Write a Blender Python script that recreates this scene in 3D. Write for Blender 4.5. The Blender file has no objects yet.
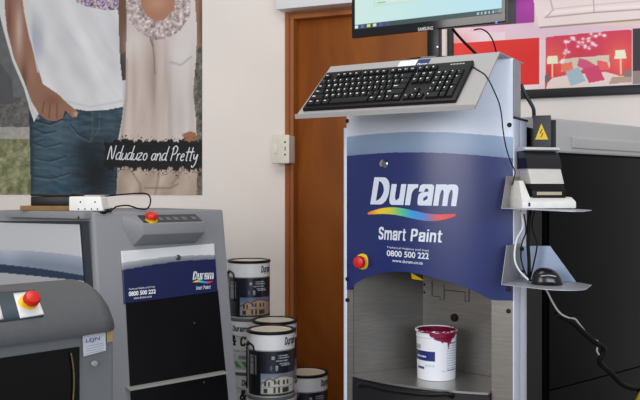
import bpy, bmesh, math, random
import numpy as np
from mathutils import Vector, Matrix
random.seed(4); rng = np.random.RandomState(7)
S = bpy.context.scene
COL = S.collection
F, CX, HY, EYE = 820.0, 320.0, 192.0, 1.2       # focal length (px), centre column, horizon row, eye height

# ------------------------------------------------------------------ colour
def lin(c):
    c = np.asarray(c, float) / 255.0
    return np.where(c <= .04045, c / 12.92, ((c + .055) / 1.055) ** 2.4)

MATS = {}
def mat(name, rgb, rough=.5, metal=0., spec=.5, var=.05, scale=30., bump=0., emit=0., coat=0., stretch=None):
    if name in MATS: return MATS[name]
    m = bpy.data.materials.new(name); m.use_nodes = True
    nt = m.node_tree; b = nt.nodes['Principled BSDF']
    c = tuple(float(v) for v in lin(rgb))
    b.inputs['Roughness'].default_value = rough; b.inputs['Metallic'].default_value = metal
    b.inputs['Specular IOR Level'].default_value = spec; b.inputs['Coat Weight'].default_value = coat
    tc = nt.nodes.new('ShaderNodeTexCoord'); mp = nt.nodes.new('ShaderNodeMapping')
    nt.links.new(tc.outputs['Object'], mp.inputs['Vector'])
    if stretch: mp.inputs['Scale'].default_value = stretch
    n = nt.nodes.new('ShaderNodeTexNoise'); n.inputs['Scale'].default_value = scale; n.inputs['Detail'].default_value = 4
    nt.links.new(mp.outputs['Vector'], n.inputs['Vector'])
    r = nt.nodes.new('ShaderNodeValToRGB')
    r.color_ramp.elements[0].position = .3; r.color_ramp.elements[1].position = .7
    r.color_ramp.elements[0].color = tuple(v * (1 - var) for v in c) + (1,)
    r.color_ramp.elements[1].color = tuple(min(1, v * (1 + var)) for v in c) + (1,)
    nt.links.new(n.outputs['Fac'], r.inputs['Fac']); nt.links.new(r.outputs['Color'], b.inputs['Base Color'])
    if bump:
        bp = nt.nodes.new('ShaderNodeBump'); bp.inputs['Strength'].default_value = bump; bp.inputs['Distance'].default_value = .002
        nt.links.new(n.outputs['Fac'], bp.inputs['Height']); nt.links.new(bp.outputs['Normal'], b.inputs['Normal'])
    if emit:
        nt.links.new(r.outputs['Color'], b.inputs['Emission Color']); b.inputs['Emission Strength'].default_value = emit
    MATS[name] = m; return m

def print_mat(name, rough=.5, spec=.4, emit=0., metal=0.):
    if name in MATS: return MATS[name]
    m = bpy.data.materials.new(name); m.use_nodes = True
    nt = m.node_tree; b = nt.nodes['Principled BSDF']
    a = nt.nodes.new('ShaderNodeAttribute'); a.attribute_name = 'ink'
    b.inputs['Roughness'].default_value = rough; b.inputs['Specular IOR Level'].default_value = spec; b.inputs['Metallic'].default_value = metal
    if emit:
        b.inputs['Base Color'].default_value = (.01, .01, .01, 1)
        nt.links.new(a.outputs['Color'], b.inputs['Emission Color']); b.inputs['Emission Strength'].default_value = emit
    else: nt.links.new(a.outputs['Color'], b.inputs['Base Color'])
    MATS[name] = m; return m

# ------------------------------------------------------------------ frames: s to the right, t out of the face, z up
class Frame:
    def __init__(f, ox, oy, deg):            # deg > 0: the right-hand end comes nearer
        a = math.radians(deg); f.O = Vector((ox, oy, 0)); f.T = Vector((math.cos(a), -math.sin(a), 0)); f.N = Vector((-math.sin(a), -math.cos(a), 0)); f.deg = deg
    def P(f, s, t, z): return f.O + f.T * s + f.N * t + Vector((0, 0, z))
    def stz(f, p): q = p - f.O; return q.dot(f.T), q.dot(f.N), p.z
    def hit(f, px, py, g=0.0):               # sight line met with the surface t = g(s, z)
        d = Vector(((px - CX) / F, 1, (HY - py) / F)); t = 0.0
        for _ in range(8):
            s, z, y = f._h(d, t)
            t = g(s, z) if callable(g) else g
        s, z, y = f._h(d, t)
        return s, t, z
    def _h(f, d, t):
        y = (t + f.N.dot(f.O)) / (f.N.x * d.x + f.N.y)
        p = Vector((d.x * y, y, EYE + d.z * y)); q = p - f.O
        return q.dot(f.T), p.z, y
    def H(f, px, py, g=0.0, off=0.0):
        s, t, z = f.hit(px, py, g); return f.P(s, t + off, z)
def at(px, py, y): return Vector(((px - CX) / F * y, y, EYE + (HY - py) / F * y))
def proj(p): return CX + F * p[0] / p[1], HY - F * (p[2] - EYE) / p[1]

# ------------------------------------------------------------------ objects
def tag(o, label=None, cat=None, group=None, kind=None):
    if label: o['label'] = label
    if cat: o['category'] = cat
    if group: o['group'] = group
    if kind: o['kind'] = kind
    return o
def thing(name, label, cat, loc, group=None):
    o = bpy.data.objects.new(name, None); o.empty_display_size = .05; COL.objects.link(o)
    o.location = loc; o['_loc'] = list(loc); del o['_loc']
    return tag(o, label, cat, group)
def base_of(o):
    v = Vector((0, 0, 0))
    while o is not None: v += Vector(o.location); o = o.parent
    return v
def link(name, me, parent=None, origin=None):
    o = bpy.data.objects.new(name, me); COL.objects.link(o)
    pb = base_of(parent) if parent else Vector((0, 0, 0))
    org = Vector(origin) if origin is not None else pb
    if parent: o.parent = parent
    o.location = org - pb
    me.transform(Matrix.Translation(-org))
    return o
def mesh(name, vs, fs, m, parent=None, smooth=False, origin=None, bevel=0., seg=2, angle=35, mi=None):
    bm = bmesh.new(); bv = [bm.verts.new(v) for v in vs]
    for i, f in enumerate(fs):
        try:
            fc = bm.faces.new([bv[k] for k in f])
            if mi: fc.material_index = mi[i]
        except ValueError: pass
    if not mi or bevel: bmesh.ops.recalc_face_normals(bm, faces=bm.faces)
    if bevel:
        es = [e for e in bm.edges if len(e.link_faces) == 2 and e.calc_face_angle(0) > math.radians(angle)]
        bmesh.ops.bevel(bm, geom=es, offset=bevel, segments=seg, profile=.6, affect='EDGES', clamp_overlap=True)
    me = bpy.data.meshes.new(name); bm.to_mesh(me); bm.free()
    for x in (m if isinstance(m, (list, tuple)) else [m]): me.materials.append(x)
    if smooth or bevel:
        for p in me.polygons: p.use_smooth = True
        if not smooth or bevel:
            try: me.set_sharp_from_angle(angle=math.radians(32))
            except Exception: pass
    return link(name, me, parent, origin)
def prism(name, lo, hi, m, parent=None, **k):   # two matching rings
    n = len(lo); vs = list(lo) + list(hi)
    fs = [tuple(range(n))[::-1], tuple(range(n, 2 * n))] + [(i, (i + 1) % n, n + (i + 1) % n, n + i) for i in range(n)]
    return mesh(name, vs, fs, m, parent, **k)
def box(name, f, s0, s1, t0, t1, z0, z1, m, parent=None, **k):
    r = [(s0, t0), (s1, t0), (s1, t1), (s0, t1)]
    return prism(name, [f.P(s, t, z0) for s, t in r], [f.P(s, t, z1) for s, t in r], m, parent, **k)
def sheet_tz(name, f, prof, s0, s1, m, parent=None, **k):    # closed (t,z) profile swept along s
    return prism(name, [f.P(s0, t, z) for t, z in prof], [f.P(s1, t, z) for t, z in prof], m, parent, **k)
def plate_sz(name, f, prof, t0, t1, m, parent=None, **k):
    return prism(name, [f.P(s, t0, z) for s, z in prof], [f.P(s, t1, z) for s, z in prof], m, parent, **k)
def plate_st(name, f, prof, z0, z1, m, parent=None, **k):
    return prism(name, [f.P(s, t, z0) for s, t in prof], [f.P(s, t, z1) for s, t in prof], m, parent, **k)
def tube_geo(pts, r, n=8, smooth=3):
    P = [Vector(p) for p in pts]
    if smooth and len(P) > 2:
        Q = []
        for i in range(len(P) - 1):
            a = P[max(i - 1, 0)]; b = P[i]; c = P[i + 1]; d = P[min(i + 2, len(P) - 1)]
            for j in range(smooth * 2):
                t = j / (smooth * 2)
                Q.append(.5 * ((2 * b) + (c - a) * t + (2 * a - 5 * b + 4 * c - d) * t * t + (3 * b - a - 3 * c + d) * t ** 3))
        Q.append(P[-1]); P = Q
    vs, fs = [], []; up = Vector((.13, .21, 1)).normalized(); X = None
    for i, p in enumerate(P):
        d = (P[min(i + 1, len(P) - 1)] - P[max(i - 1, 0)]).normalized()
        if X is None: X = d.cross(up).normalized()
        X = (X - d * X.dot(d)).normalized(); Y = d.cross(X)
        for k in range(n):
            a = 2 * math.pi * k / n; vs.append(p + (X * math.cos(a) + Y * math.sin(a)) * r)
    for i in range(len(P) - 1):
        for k in range(n):
            fs.append((i * n + k, i * n + (k + 1) % n, (i + 1) * n + (k + 1) % n, (i + 1) * n + k))
    fs += [tuple(range(n))[::-1], tuple(range((len(P) - 1) * n, len(P) * n))]
    return vs, fs
def tube(name, pts, r, m, parent=None, n=8, smooth=3, **k):
    vs, fs = tube_geo(pts, r, n, smooth); return mesh(name, vs, fs, m, parent, smooth=True, **k)
def lathe(name, c, axis, prof, m, parent=None, n=32, x=None, smooth=True, cap=True, **k):  # prof: (radius, along)
    A = Vector(axis).normalized(); X = (Vector(x) if x else (Vector((0, 0, 1)) if abs(A.z) < .9 else Vector((1, 0, 0))))
    X = (X - A * X.dot(A)).normalized(); Y = A.cross(X); c = Vector(c); vs, fs = [], []
    for r, h in prof:
        for i in range(n):
            a = 2 * math.pi * i / n; vs.append(c + A * h + (X * math.cos(a) + Y * math.sin(a)) * r)
    for j in range(len(prof) - 1):
        for i in range(n): fs.append((j * n + i, j * n + (i + 1) % n, (j + 1) * n + (i + 1) % n, (j + 1) * n + i))
    if cap: fs += [tuple(range(n))[::-1], tuple(range((len(prof) - 1) * n, len(prof) * n))]
    o = mesh(name, vs, fs, m, parent, smooth=smooth, **k)
    try: o.data.set_sharp_from_angle(angle=math.radians(40))
    except Exception: pass
    return o

# painted print: a fine grid whose ink comes from a function of the drawing's own coordinates
def print_sheet(name, point, ua, ub, na, nb, ink, m, parent, origin=None, gain=1.0, thick=None):
    us = np.linspace(ua[0], ua[1], na); vs_ = np.linspace(ub[0], ub[1], nb)
    V = [point(u, v) for v in vs_ for u in us]
    fs = [(j * na + i, j * na + i + 1, (j + 1) * na + i + 1, (j + 1) * na + i) for j in range(nb - 1) for i in range(na - 1)]
    me = bpy.data.meshes.new(name); me.from_pydata([tuple(v) for v in V], [], fs)
    A = np.array([tuple(v) for v in V]); X = CX + F * A[:, 0] / A[:, 1]; Y = HY - F * (A[:, 2] - EYE) / A[:, 1]
    UU, VV = np.meshgrid(us, vs_)
    c = ink(X, Y, UU.ravel(), VV.ravel()); c = np.clip(lin(np.clip(c, 0, 255)) * gain, 0, 1)
    at_ = me.color_attributes.new('ink', 'FLOAT_COLOR', 'POINT')
    at_.data.foreach_set('color', np.concatenate([c, np.ones((len(c), 1))], 1).astype('f').ravel())
    me.materials.append(m)
    for p in me.polygons: p.use_smooth = True
    return link(name, me, parent, origin)
def inside(X, Y, poly):
    r = np.zeros(X.shape, bool); n = len(poly)
    for i in range(n):
        x0, y0 = poly[i]; x1, y1 = poly[(i + 1) % n]
        if y0 == y1: continue
        c = ((Y >= min(y0, y1)) & (Y < max(y0, y1))) & (X < x0 + (Y - y0) * (x1 - x0) / (y1 - y0))
        r ^= c
    return r
def fill(c, X, Y, poly, rgb, a=1.0):
    m = inside(X, Y, poly); c[m] = c[m] * (1 - a) + np.array(rgb, float) * a; return m
def dist(X, Y, pts):
    d = np.full(X.shape, 1e9)
    for (x0, y0), (x1, y1) in zip(pts[:-1], pts[1:]):
        L = (x1 - x0) ** 2 + (y1 - y0) ** 2 + 1e-9
        t = np.clip(((X - x0) * (x1 - x0) + (Y - y0) * (y1 - y0)) / L, 0, 1)
        d = np.minimum(d, np.hypot(X - x0 - t * (x1 - x0), Y - y0 - t * (y1 - y0)))
    return d
def stroke(c, X, Y, pts, w, rgb, a=1.0):
    k = (np.clip(1.2 - dist(X, Y, pts) / w, 0, 1) * a)[:, None]; c[:] = c * (1 - k) + np.array(rgb, float) * k
def blob(c, X, Y, x, y, rx, ry, rgb, a=1.0):
    k = (np.exp(-((X - x) / rx) ** 2 - ((Y - y) / ry) ** 2) * a)[:, None]; c[:] = c * (1 - k) + np.array(rgb, float) * k
def vnoise(X, Y, s, seed=0):
    r = np.random.RandomState(seed).rand(64, 64); x = X / s; y = Y / s
    xi = np.floor(x).astype(int); yi = np.floor(y).astype(int); fx = x - xi; fy = y - yi
    fx = fx * fx * (3 - 2 * fx); fy = fy * fy * (3 - 2 * fy); g = lambda i, j: r[i % 64, j % 64]
    return (g(xi, yi) * (1 - fx) + g(xi + 1, yi) * fx) * (1 - fy) + (g(xi, yi + 1) * (1 - fx) + g(xi + 1, yi + 1) * fx) * fy

# lettering as thin raised faces
def text_mesh(body, bold=0., shear=0., res=4):
    cu = bpy.data.curves.new('t', 'FONT'); cu.body = body; cu.size = 1; cu.offset = bold; cu.shear = shear; cu.resolution_u = res; cu.fill_mode = 'FRONT'
    o = bpy.data.objects.new('t', cu); COL.objects.link(o); bpy.context.view_layer.update()
    me = bpy.data.meshes.new_from_object(o.evaluated_get(bpy.context.evaluated_depsgraph_get()))
    vs = [v.co.copy() for v in me.vertices]; fs = [tuple(p.vertices) for p in me.polygons]
    bpy.data.objects.remove(o); bpy.data.curves.remove(cu); bpy.data.meshes.remove(me)
    return vs, fs
def place_text(name, body, point, m, parent, bold=0., shear=0., **k):   # point(a, b): a, b in 0..1 over the text's own box
    vs, fs = text_mesh(body, bold, shear)
    x0 = min(v.x for v in vs); x1 = max(v.x for v in vs); y0 = min(v.y for v in vs); y1 = max(v.y for v in vs)
    return mesh(name, [point((v.x - x0) / (x1 - x0), (v.y - y0) / (y1 - y0)) for v in vs], fs, m, parent, **k)
# heavy condensed letters: each stroke swept with an upright rectangular nib
def _arc(cx, cy, rx, ry, a0, a1, n=7): return [(cx + rx * math.cos(math.radians(a0 + (a1 - a0) * i / n)), cy + ry * math.sin(math.radians(a0 + (a1 - a0) * i / n))) for i in range(n + 1)]
HG = {'D': (.56, [[(0, 0), (0, 1)], [(0, 1), (.2, 1)] + _arc(.2, .5, .36, .5, 90, -90, 12) + [(0, 0)]]),
      'u': (.46, [[(0, .72), (0, .2), (.05, .06), (.14, 0), (.3, 0), (.46, .14)], [(.46, .72), (.46, 0)]]),
      'r': (.26, [[(0, .72), (0, 0)], [(0, .4)] + _arc(.24, .42, .24, .30, 170, 85, 5)]),
      'a': (.46, [[(0, .56), (.04, .68), (.14, .72), (.34, .72), (.44, .66), (.46, .56), (.46, 0)], [(.46, .42), (.14, .39), (.02, .31), (0, .2), (.02, .06), (.1, 0), (.26, 0), (.46, .12)]]),
      'm': (.86, [[(0, .72), (0, 0)], [(0, .46)] + _arc(.22, .48, .21, .24, 160, 0, 7) + [(.43, 0)], [(.43, .46)] + _arc(.65, .48, .21, .24, 160, 0, 7) + [(.86, 0)]]),
      'n': (.44, [[(0, .72), (0, 0)], [(0, .46)] + _arc(.22, .48, .22, .24, 160, 0, 7) + [(.44, 0)]]),
      'S': (.5, [_arc(.25, .75, .25, .25, 15, 200, 9) + [(.12, .56), (.38, .46)] + _arc(.25, .25, .25, .25, 40, -165, 10)]),
      't': (.26, [[(.1, .92), (.1, .16), (.16, 0), (.28, 0)], [(0, .70), (.26, .70)]]), 'i': (.02, [[(.01, .72), (.01, 0)], [(.01, .98), (.01, .985)]]),
      'P': (.48, [[(0, 0), (0, 1)], [(0, 1), (.24, 1)] + _arc(.24, .72, .24, .28, 90, -90, 9) + [(0, .44)]]),
      'C': (.56, [_arc(.29, .5, .29, .5, 35, 325, 14)]), 'o': (.46, [_arc(.23, .36, .23, .36, 0, 360, 14)]),
      '&': (.62, [[(.6, 0), (.14, .72)] + _arc(.28, .82, .16, .18, 200, -20, 7) + [(.12, .48)] + _arc(.2, .22, .22, .22, 130, 330, 8) + [(.62, .5)]]), ' ': (.16, [])}
def _hull(p):
    p = sorted(set(p)); 
    def half(q):
        h = []
        for x in q:
            while len(h) > 1 and (h[-1][0] - h[-2][0]) * (x[1] - h[-2][1]) - (h[-1][1] - h[-2][1]) * (x[0] - h[-2][0]) <= 1e-12: h.pop()
            h.append(x)
        return h
    a = half(p); b = half(p[::-1]); return a[:-1] + b[:-1]
def heavy(name, body, point, m, parent, pw=.23, ph=.13, shear=0.12, gap=.09):
    polys = []; x = pw / 2
    for ch in body:
        w_, st_ = HG[ch]
        for q in st_:
            for (ax, ay), (bx, by) in zip(q[:-1], q[1:]):
                polys.append(_hull([(round(x + px_ + i * pw / 2, 5), round(ph / 2 + py_ * (1 - ph) + j * ph / 2, 5)) for px_, py_ in ((ax, ay), (bx, by)) for i in (-1, 1) for j in (-1, 1)]))
        x += w_ + pw + gap
    W_ = x - pw / 2 - gap; vs, fs = [], []
    for k, q in enumerate(polys):
        fs.append(tuple(range(len(vs), len(vs) + len(q)))); vs += [point((a + shear * b) / (W_ + shear), b) for a, b in q]
    return mesh(name, vs, fs, m, parent)
def quad(f, TL, TR, BR, BL, g=0.0, off=.0012):
    def p(a, b):
        x = (BL[0] * (1 - a) + BR[0] * a) * (1 - b) + (TL[0] * (1 - a) + TR[0] * a) * b
        y = (BL[1] * (1 - a) + BR[1] * a) * (1 - b) + (TL[1] * (1 - a) + TR[1] * a) * b
        return f.H(x, y, g, off)
    return p
def copy_tree(o, parent=None):
    c = o.copy(); COL.objects.link(c); c.parent = parent
    for ch in o.children: copy_tree(ch, c)
    return c

# ------------------------------------------------------------------ materials
M_WALL = mat('wall_paint', (238, 229, 221), .85, var=.025, scale=3, bump=.1)
M_WHITE = mat('white_plastic', (225, 225, 222), .4)
M_GREY = mat('grey_powder_coat', (132, 133, 137), .55, var=.05, scale=250, bump=.15)
M_DGREY = mat('dark_grey_plastic', (84, 86, 88), .5, var=.06, scale=300, bump=.2)
M_BLACK = mat('black_plastic', (13, 14, 16), .4, spec=.3, var=.1)
M_DARK = mat('dark_tinted_panel', (8, 8, 10), .3, spec=.25, var=.15, scale=3)
M_MATTE = mat('matte_black_panel', (10, 10, 13), .6, spec=.2, var=.1)
M_RUB = mat('black_rubber', (8, 8, 9), .6, spec=.2)
M_STEEL = mat('brushed_steel', (148, 145, 141), .33, metal=.8, var=.10, scale=18, bump=.06, stretch=(1, 1, 14))
M_ALU = mat('anodised_aluminium', (206, 214, 230), .4, metal=.2, var=.03)
M_SILV = mat('silver_paint', (170, 168, 168), .42, metal=.35, var=.03, scale=120)
M_PALE = mat('pale_panel_laminate', (205, 212, 228), .3, var=.02, scale=4)
M_RED = mat('red_button', (205, 30, 20), .35)
M_YEL = mat('yellow_plastic', (228, 190, 20), .45)
M_WTXT = mat('white_ink', (235, 238, 242), .5, var=.01)
M_BTXT = mat('black_ink', (18, 20, 28), .5)
M_NAVY = mat('navy_ink', (24, 36, 96), .4)

# ------------------------------------------------------------------ the room
W = Frame(0, 3.9, 22)
def wbox(n, a, b, t0, t1, z0, z1, m, p=None, **k): return box(n, W, a, b, t0, t1, z0, z1, m, p, **k)
DX0, DX1, DZ = W.hit(295, 18, .0)[0], W.hit(431, 30, .0)[0], 2.03
tag(plate_sz('wall_back', W, [(-3.2, 0), (DX0 - .05, 0), (DX0 - .05, DZ + .05), (DX1 + .05, DZ + .05), (DX1 + .05, 0), (3.2, 0), (3.2, 2.9), (-3.2, 2.9)], -.15, 0, M_WALL), kind='structure')
tag(mesh('floor', [(-4, -3.5, 0), (4, -3.5, 0), (4, 6, 0), (-4, 6, 0), (-4, -3.5, -.1), (4, -3.5, -.1), (4, 6, -.1), (-4, 6, -.1)],
         [(0, 1, 2, 3), (7, 6, 5, 4), (0, 4, 5, 1), (1, 5, 6, 2), (2, 6, 7, 3), (3, 7, 4, 0)], mat('floor_tiles', (120, 112, 104), .5, var=.12, scale=4)), kind='structure')
def wood(name, c1, c2, rough=.4):
    m = bpy.data.materials.new(name); m.use_nodes = True; nt = m.node_tree; b = nt.nodes['Principled BSDF']
    tc = nt.nodes.new('ShaderNodeTexCoord'); mp = nt.nodes.new('ShaderNodeMapping'); mp.inputs['Scale'].default_value = (3.2, 3.2, .9)
    n1 = nt.nodes.new('ShaderNodeTexNoise'); n1.inputs['Scale'].default_value = 1.1; n1.inputs['Detail'].default_value = 6; n1.inputs['Distortion'].default_value = 1.6
    mp2 = nt.nodes.new('ShaderNodeMapping'); mp2.inputs['Scale'].default_value = (60, 60, 2.5)
    n2 = nt.nodes.new('ShaderNodeTexNoise'); n2.inputs['Scale'].default_value = 3; n2.inputs['Detail'].default_value = 5
    mx = nt.nodes.new('ShaderNodeMath'); mx.operation = 'MULTIPLY_ADD'; mx.inputs[1].default_value = .14
    r = nt.nodes.new('ShaderNodeValToRGB'); r.color_ramp.elements[0].position = .42; r.color_ramp.elements[1].position = .8
    r.color_ramp.elements[0].color = (*lin(c1), 1); r.color_ramp.elements[1].color = (*lin(c2), 1)
    L = nt.links.new
    L(tc.outputs['Object'], mp.inputs['Vector']); L(tc.outputs['Object'], mp2.inputs['Vector']); L(mp.outputs[0], n1.inputs['Vector']); L(mp2.outputs[0], n2.inputs['Vector'])
    L(n2.outputs['Fac'], mx.inputs[0]); L(n1.outputs['Fac'], mx.inputs[2]); L(mx.outputs[0], r.inputs['Fac']); L(r.outputs[0], b.inputs['Base Color'])
    b.inputs['Roughness'].default_value = rough; b.inputs['Specular IOR Level'].default_value = .25
    return m
M_DOOR = wood('varnished_door_veneer', (128, 66, 14), (156, 88, 22), .5)
M_JAMB = wood('varnished_door_frame_wood', (150, 84, 38), (176, 108, 56), .5)
door = wbox('door_1', DX0 - .015, DX1 + .015, -.075, -.035, .005, DZ + .012, M_DOOR, bevel=.002); tag(door, kind='structure')
jw = DX0 - W.hit(285, 100, .015)[0]
prof = [(DX0 - jw, 0), (DX0, 0), (DX0, DZ), (DX1, DZ), (DX1, 0), (DX1 + jw, 0), (DX1 + jw, DZ + jw * .95), (DX0 - jw, DZ + jw * .95)]
fr = plate_sz('door_frame', W, prof, -.14, .018, M_JAMB, door, bevel=.004)
DXi = DX0 - .028
prof = [(DX0 - .024, 0), (DX0 - .018, 0), (DX0 - .018, DZ + .02), (DX1 + .018, DZ + .02), (DX1 + .018, 0), (DX1 + .024, 0), (DX1 + .024, DZ + .026), (DX0 - .024, DZ + .026)]
plate_sz('frame_bead', W, prof, .017, .0215, mat('dark_bead', (120, 64, 30), .5), door)
# white boxed beam above the door
s0, _, zb = W.hit(276, 9.5, .10)
tag(wbox('trim_1', s0, 3.1, .001, .10, zb, zb + .3, mat('white_trim_paint', (225, 226, 228), .6, var=.02), bevel=.004), kind='structure')

# outlet box beside the door
f_ = W
s0, _, z1 = W.hit(271.3, 135.5, .075); s1, _, z0 = W.hit(282, 163, .075)
t = thing('outlet_box', 'cream surface-mounted outlet box on the wall beside the brown door frame', 'socket', W.P((s0 + s1) / 2, 0, z0))
M_CREAM = mat('cream_plastic', (226, 220, 206), .45)
wbox('back_box', s0 + .003, s1 + .035, .0005, .05, z0, z1, M_CREAM, t, bevel=.004)
wbox('cover_plate', s0, s1 + .037, .05, .075, z0 - .002, z1 + .002, M_CREAM, t, bevel=.006)
wbox('rocker_switch', s0 + .014, s0 + .032, .0745, .079, z0 + .045, z0 + .085, M_WHITE, t, bevel=.002)
for zz in (.3, .75):
    zc = z0 + (z1 - z0) * zz; wbox('socket_hole', s1 + .012, s1 + .02, .0745, .0765, zc - .004, zc + .004, M_BTXT, t)
zc = z0 + (z1 - z0) * .53; wbox('socket_hole', s1 + .014, s1 + .019, .0745, .0765, zc - .012, zc + .008, mat('grey_slot', (120, 116, 110), .5), t)

# ------------------------------------------------------------------ poster of a couple
def poster_ink(X, Y, U, V):
    c = np.zeros((len(X), 3)) + (104, 105, 106)
    n = vnoise(X, Y, 5, 1)[:, None]; n2 = (.5 * vnoise(X, Y, 1.6, 2) + .5 * vnoise(X, Y, 3.7, 42))[:, None]
    c += (n - .5) * 14
    m = Y > 97; c[m] = (np.array([98, 96, 94]) + (n2 * 60 - 25))[m]
    m = Y > 127; c[m] = (np.array([150, 147, 140]) + (n2 * 30))[m]
    m = Y > 139; c[m] = (np.array([132, 134, 98]) + (n2 * 70 - 35) * [1, .95, .8] + (n - .5) * 40)[m]
    fill(c, X, Y, [(-20, 70), (0, 62), (12, 80), (14, 104), (-20, 104)], (78, 80, 82), .7)
    # right-hand sliver of street
    m = X > 190; c[m] = (np.array([92, 88, 78]) + (n2 * 110 - 50))[m]
    fill(c, X, Y, [(190, -30), (204, -30), (204, 12), (190, 12)], (170, 165, 160))
    # jeans
    J = [(29, 112), (50, 118), (64, 112), (69, 104), (88, 106), (124, 100), (122, 150), (119, 200), (31, 200), (30, 150)]
    m = inside(X, Y, J)
    yy = Y - .10 * X - 5 * vnoise(X, Y, 16, 3)
    tw = 34 * (vnoise(X, yy * 5, 11, 4) - .5) + 18 * (vnoise(X * 1.3, yy * 7, 6, 14) - .5) + 8 * (vnoise(X * 3, Y * .4, 3, 15) - .5)
    base = np.array([56, 78, 91]) + np.stack([tw * .85, tw, tw * 1.05], 1)
    c[m] = base[m]
    blob(c, X, Y, 60, 138, 14, 18, (100, 122, 132), .45); blob(c, X, Y, 42, 165, 9, 28, (84, 108, 124), .4); blob(c, X, Y, 108, 128, 9, 14, (84, 100, 108), .4); blob(c, X, Y, 64, 190, 12, 8, (46, 92, 120), .35)
    tmp = c.copy(); blob(tmp, X, Y, 96, 172, 19, 32, (24, 27, 31), .95); blob(tmp, X, Y, 84, 150, 8, 14, (30, 36, 42), .6); blob(tmp, X, Y, 31, 150, 3, 60, (30, 40, 48), .6); c[m] = tmp[m]
    for p in ([(33, 128), (44, 133), (56, 131)], [(32, 142), (45, 147), (62, 143)], [(34, 158), (50, 161), (66, 156)], [(34, 176), (52, 178), (70, 173)], [(70, 124), (78, 134), (90, 140)]):
        stroke(c, X, Y, p, .9, (30, 42, 52), .6); stroke(c, X, Y, [(x, y + 2.2) for x, y in p], .8, (112, 134, 144), .4)
    stroke(c, X, Y, [(34, 120), (50, 124), (62, 119), (66, 112)], 1.1, (30, 36, 42), .8)
    stroke(c, X, Y, [(34, 122), (50, 126), (63, 121.5)], .6, (130, 130, 120), .5)
    stroke(c, X, Y, [(92, 112), (93, 132), (90, 141)], .7, (110, 110, 100), .5)
    stroke(c, X, Y, [(100, 112), (99, 130), (90, 142)], .6, (120, 118, 105), .4)
    stroke(c, X, Y, [(66, 110), (120, 108)], 1.6, (36, 42, 50), .6)
    # woman: arm and gap between them
    fill(c, X, Y, [(118, -30), (130, -30), (127, 40), (124, 62), (119, 60)], (112, 82, 66))
    fill(c, X, Y, [(118, 56), (127, 50), (127, 82), (118, 82)], (70, 62, 60)); fill(c, X, Y, [(121, 80), (127, 80), (126, 108), (121, 106)], (196, 202, 208))
    fill(c, X, Y, [(192, -30), (203, -30), (203, 20), (200, 46), (195, 52), (192, 30)], (150, 112, 92)); blob(c, X, Y, 201, 20, 2.5, 25, (96, 70, 58), .7)
    # her trousers, hands
    T_ = [(118, 162), (198, 162), (196, 200), (116, 200)]
    m = inside(X, Y, T_); w = 12 * np.sin(X * .25 + Y * .1) + 18 * (vnoise(X, Y * .7, 7, 8) - .5)
    c[m] = (np.array([182, 163, 148]) + w[:, None])[m]
    for p in ([(160, 164), (158, 180), (154, 200)], [(128, 166), (140, 184), (141, 200)], [(184, 168), (172, 184)]): stroke(c, X, Y, p, 1.6, (128, 108, 94), .5)
    stroke(c, X, Y, [(145, 188), (170, 188), (178, 184)], 1, (110, 92, 80), .6)
    # dress
    D = [(127, -30), (126.5, 30), (126, 60), (125.5, 90), (121.5, 122), (117, 146), (150, 150), (197, 148), (196, 120), (193, 92), (196, 60), (197, 30), (193, -30)]
    m = inside(X, Y, D)
    fold = (30 * (vnoise(X + Y * .06, Y * .12, 6, 5) - .5) + 16 * (vnoise(X + Y * .06, Y * .1, 3, 55) - .5)) * np.clip((Y - 30) / 50, .15, 1)
    col = np.array([203, 188, 178]) + (fold * .55)[:, None]
    k = np.clip((X - 160) / 22, 0, 1)[:, None]; col = col * (1 - k) + (np.array([214, 207, 202]) + (fold * .4)[:, None]) * k
    c[m] = col[m]
    blob(c, X, Y, 150, 72, 6, 34, (158, 138, 134), .5); blob(c, X, Y, 166, 66, 3, 30, (164, 148, 146), .45); blob(c, X, Y, 134, 44, 9, 16, (222, 217, 216), .7)
    blob(c, X, Y, 180, 54, 10, 14, (216, 212, 213), .6); stroke(c, X, Y, [(170, 62), (181, 65), (191, 57)], 1.5, (168, 156, 156), .6)
    blob(c, X, Y, 154, 80, 3, 40, (140, 120, 116), .55); blob(c, X, Y, 134, 90, 3, 40, (170, 152, 148), .5); blob(c, X, Y, 192, 100, 4, 40, (170, 160, 158), .5); blob(c, X, Y, 170, 110, 2.5, 40, (160, 142, 138), .45); stroke(c, X, Y, [(152, 40), (154, 56), (155, 74)], .9, (120, 104, 100), .7); stroke(c, X, Y, [(127, 60), (126, 100), (121, 140)], 1.6, (166, 148, 144), .6)
    blob(c, X, Y, 142, 115, 6, 25, (184, 162, 156), .5); blob(c, X, Y, 180, 118, 6, 25, (184, 172, 168), .5)
    fill(c, X, Y, [(183, 134), (190, 131), (196, 133), (198, 142), (184, 142)], (158, 108, 82))
    # neckline and ruffle collar
    R = [(125, -30), (126, 8), (130, 22), (140, 33), (152, 40), (166, 39), (180, 31), (190, 16), (193, -30)]
    m = inside(X, Y, R); q = vnoise(X, Y, 1.5, 11) * .6 + vnoise(X, Y, 2.7, 12) * .6
    c[m] = (np.array([178, 162, 160])[None] + (q[:, None] - .55) * np.array([120, 122, 116]))[m]
    fill(c, X, Y, [(139, -30), (141, 6), (147, 16), (155, 21), (164, 20), (174, 10), (178, -30)], (172, 124, 98)); blob(c, X, Y, 157, 3, 9, 8, (196, 152, 126), .7)
    stroke(c, X, Y, [(150, 38), (153, 46)], 1.4, (130, 110, 104), .8); stroke(c, X, Y, [(149, 38), (145, 45)], 1.1, (205, 190, 186), .8)
    # white overshirt, tee, arm
    fill(c, X, Y, [(-30, -30), (24, -30), (36, 20), (38, 60), (40, 90), (46, 100), (34, 122), (30, 110), (24, 88), (12, 60), (4, 32), (0, 16), (-4, -8)], (216, 216, 212))
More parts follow.
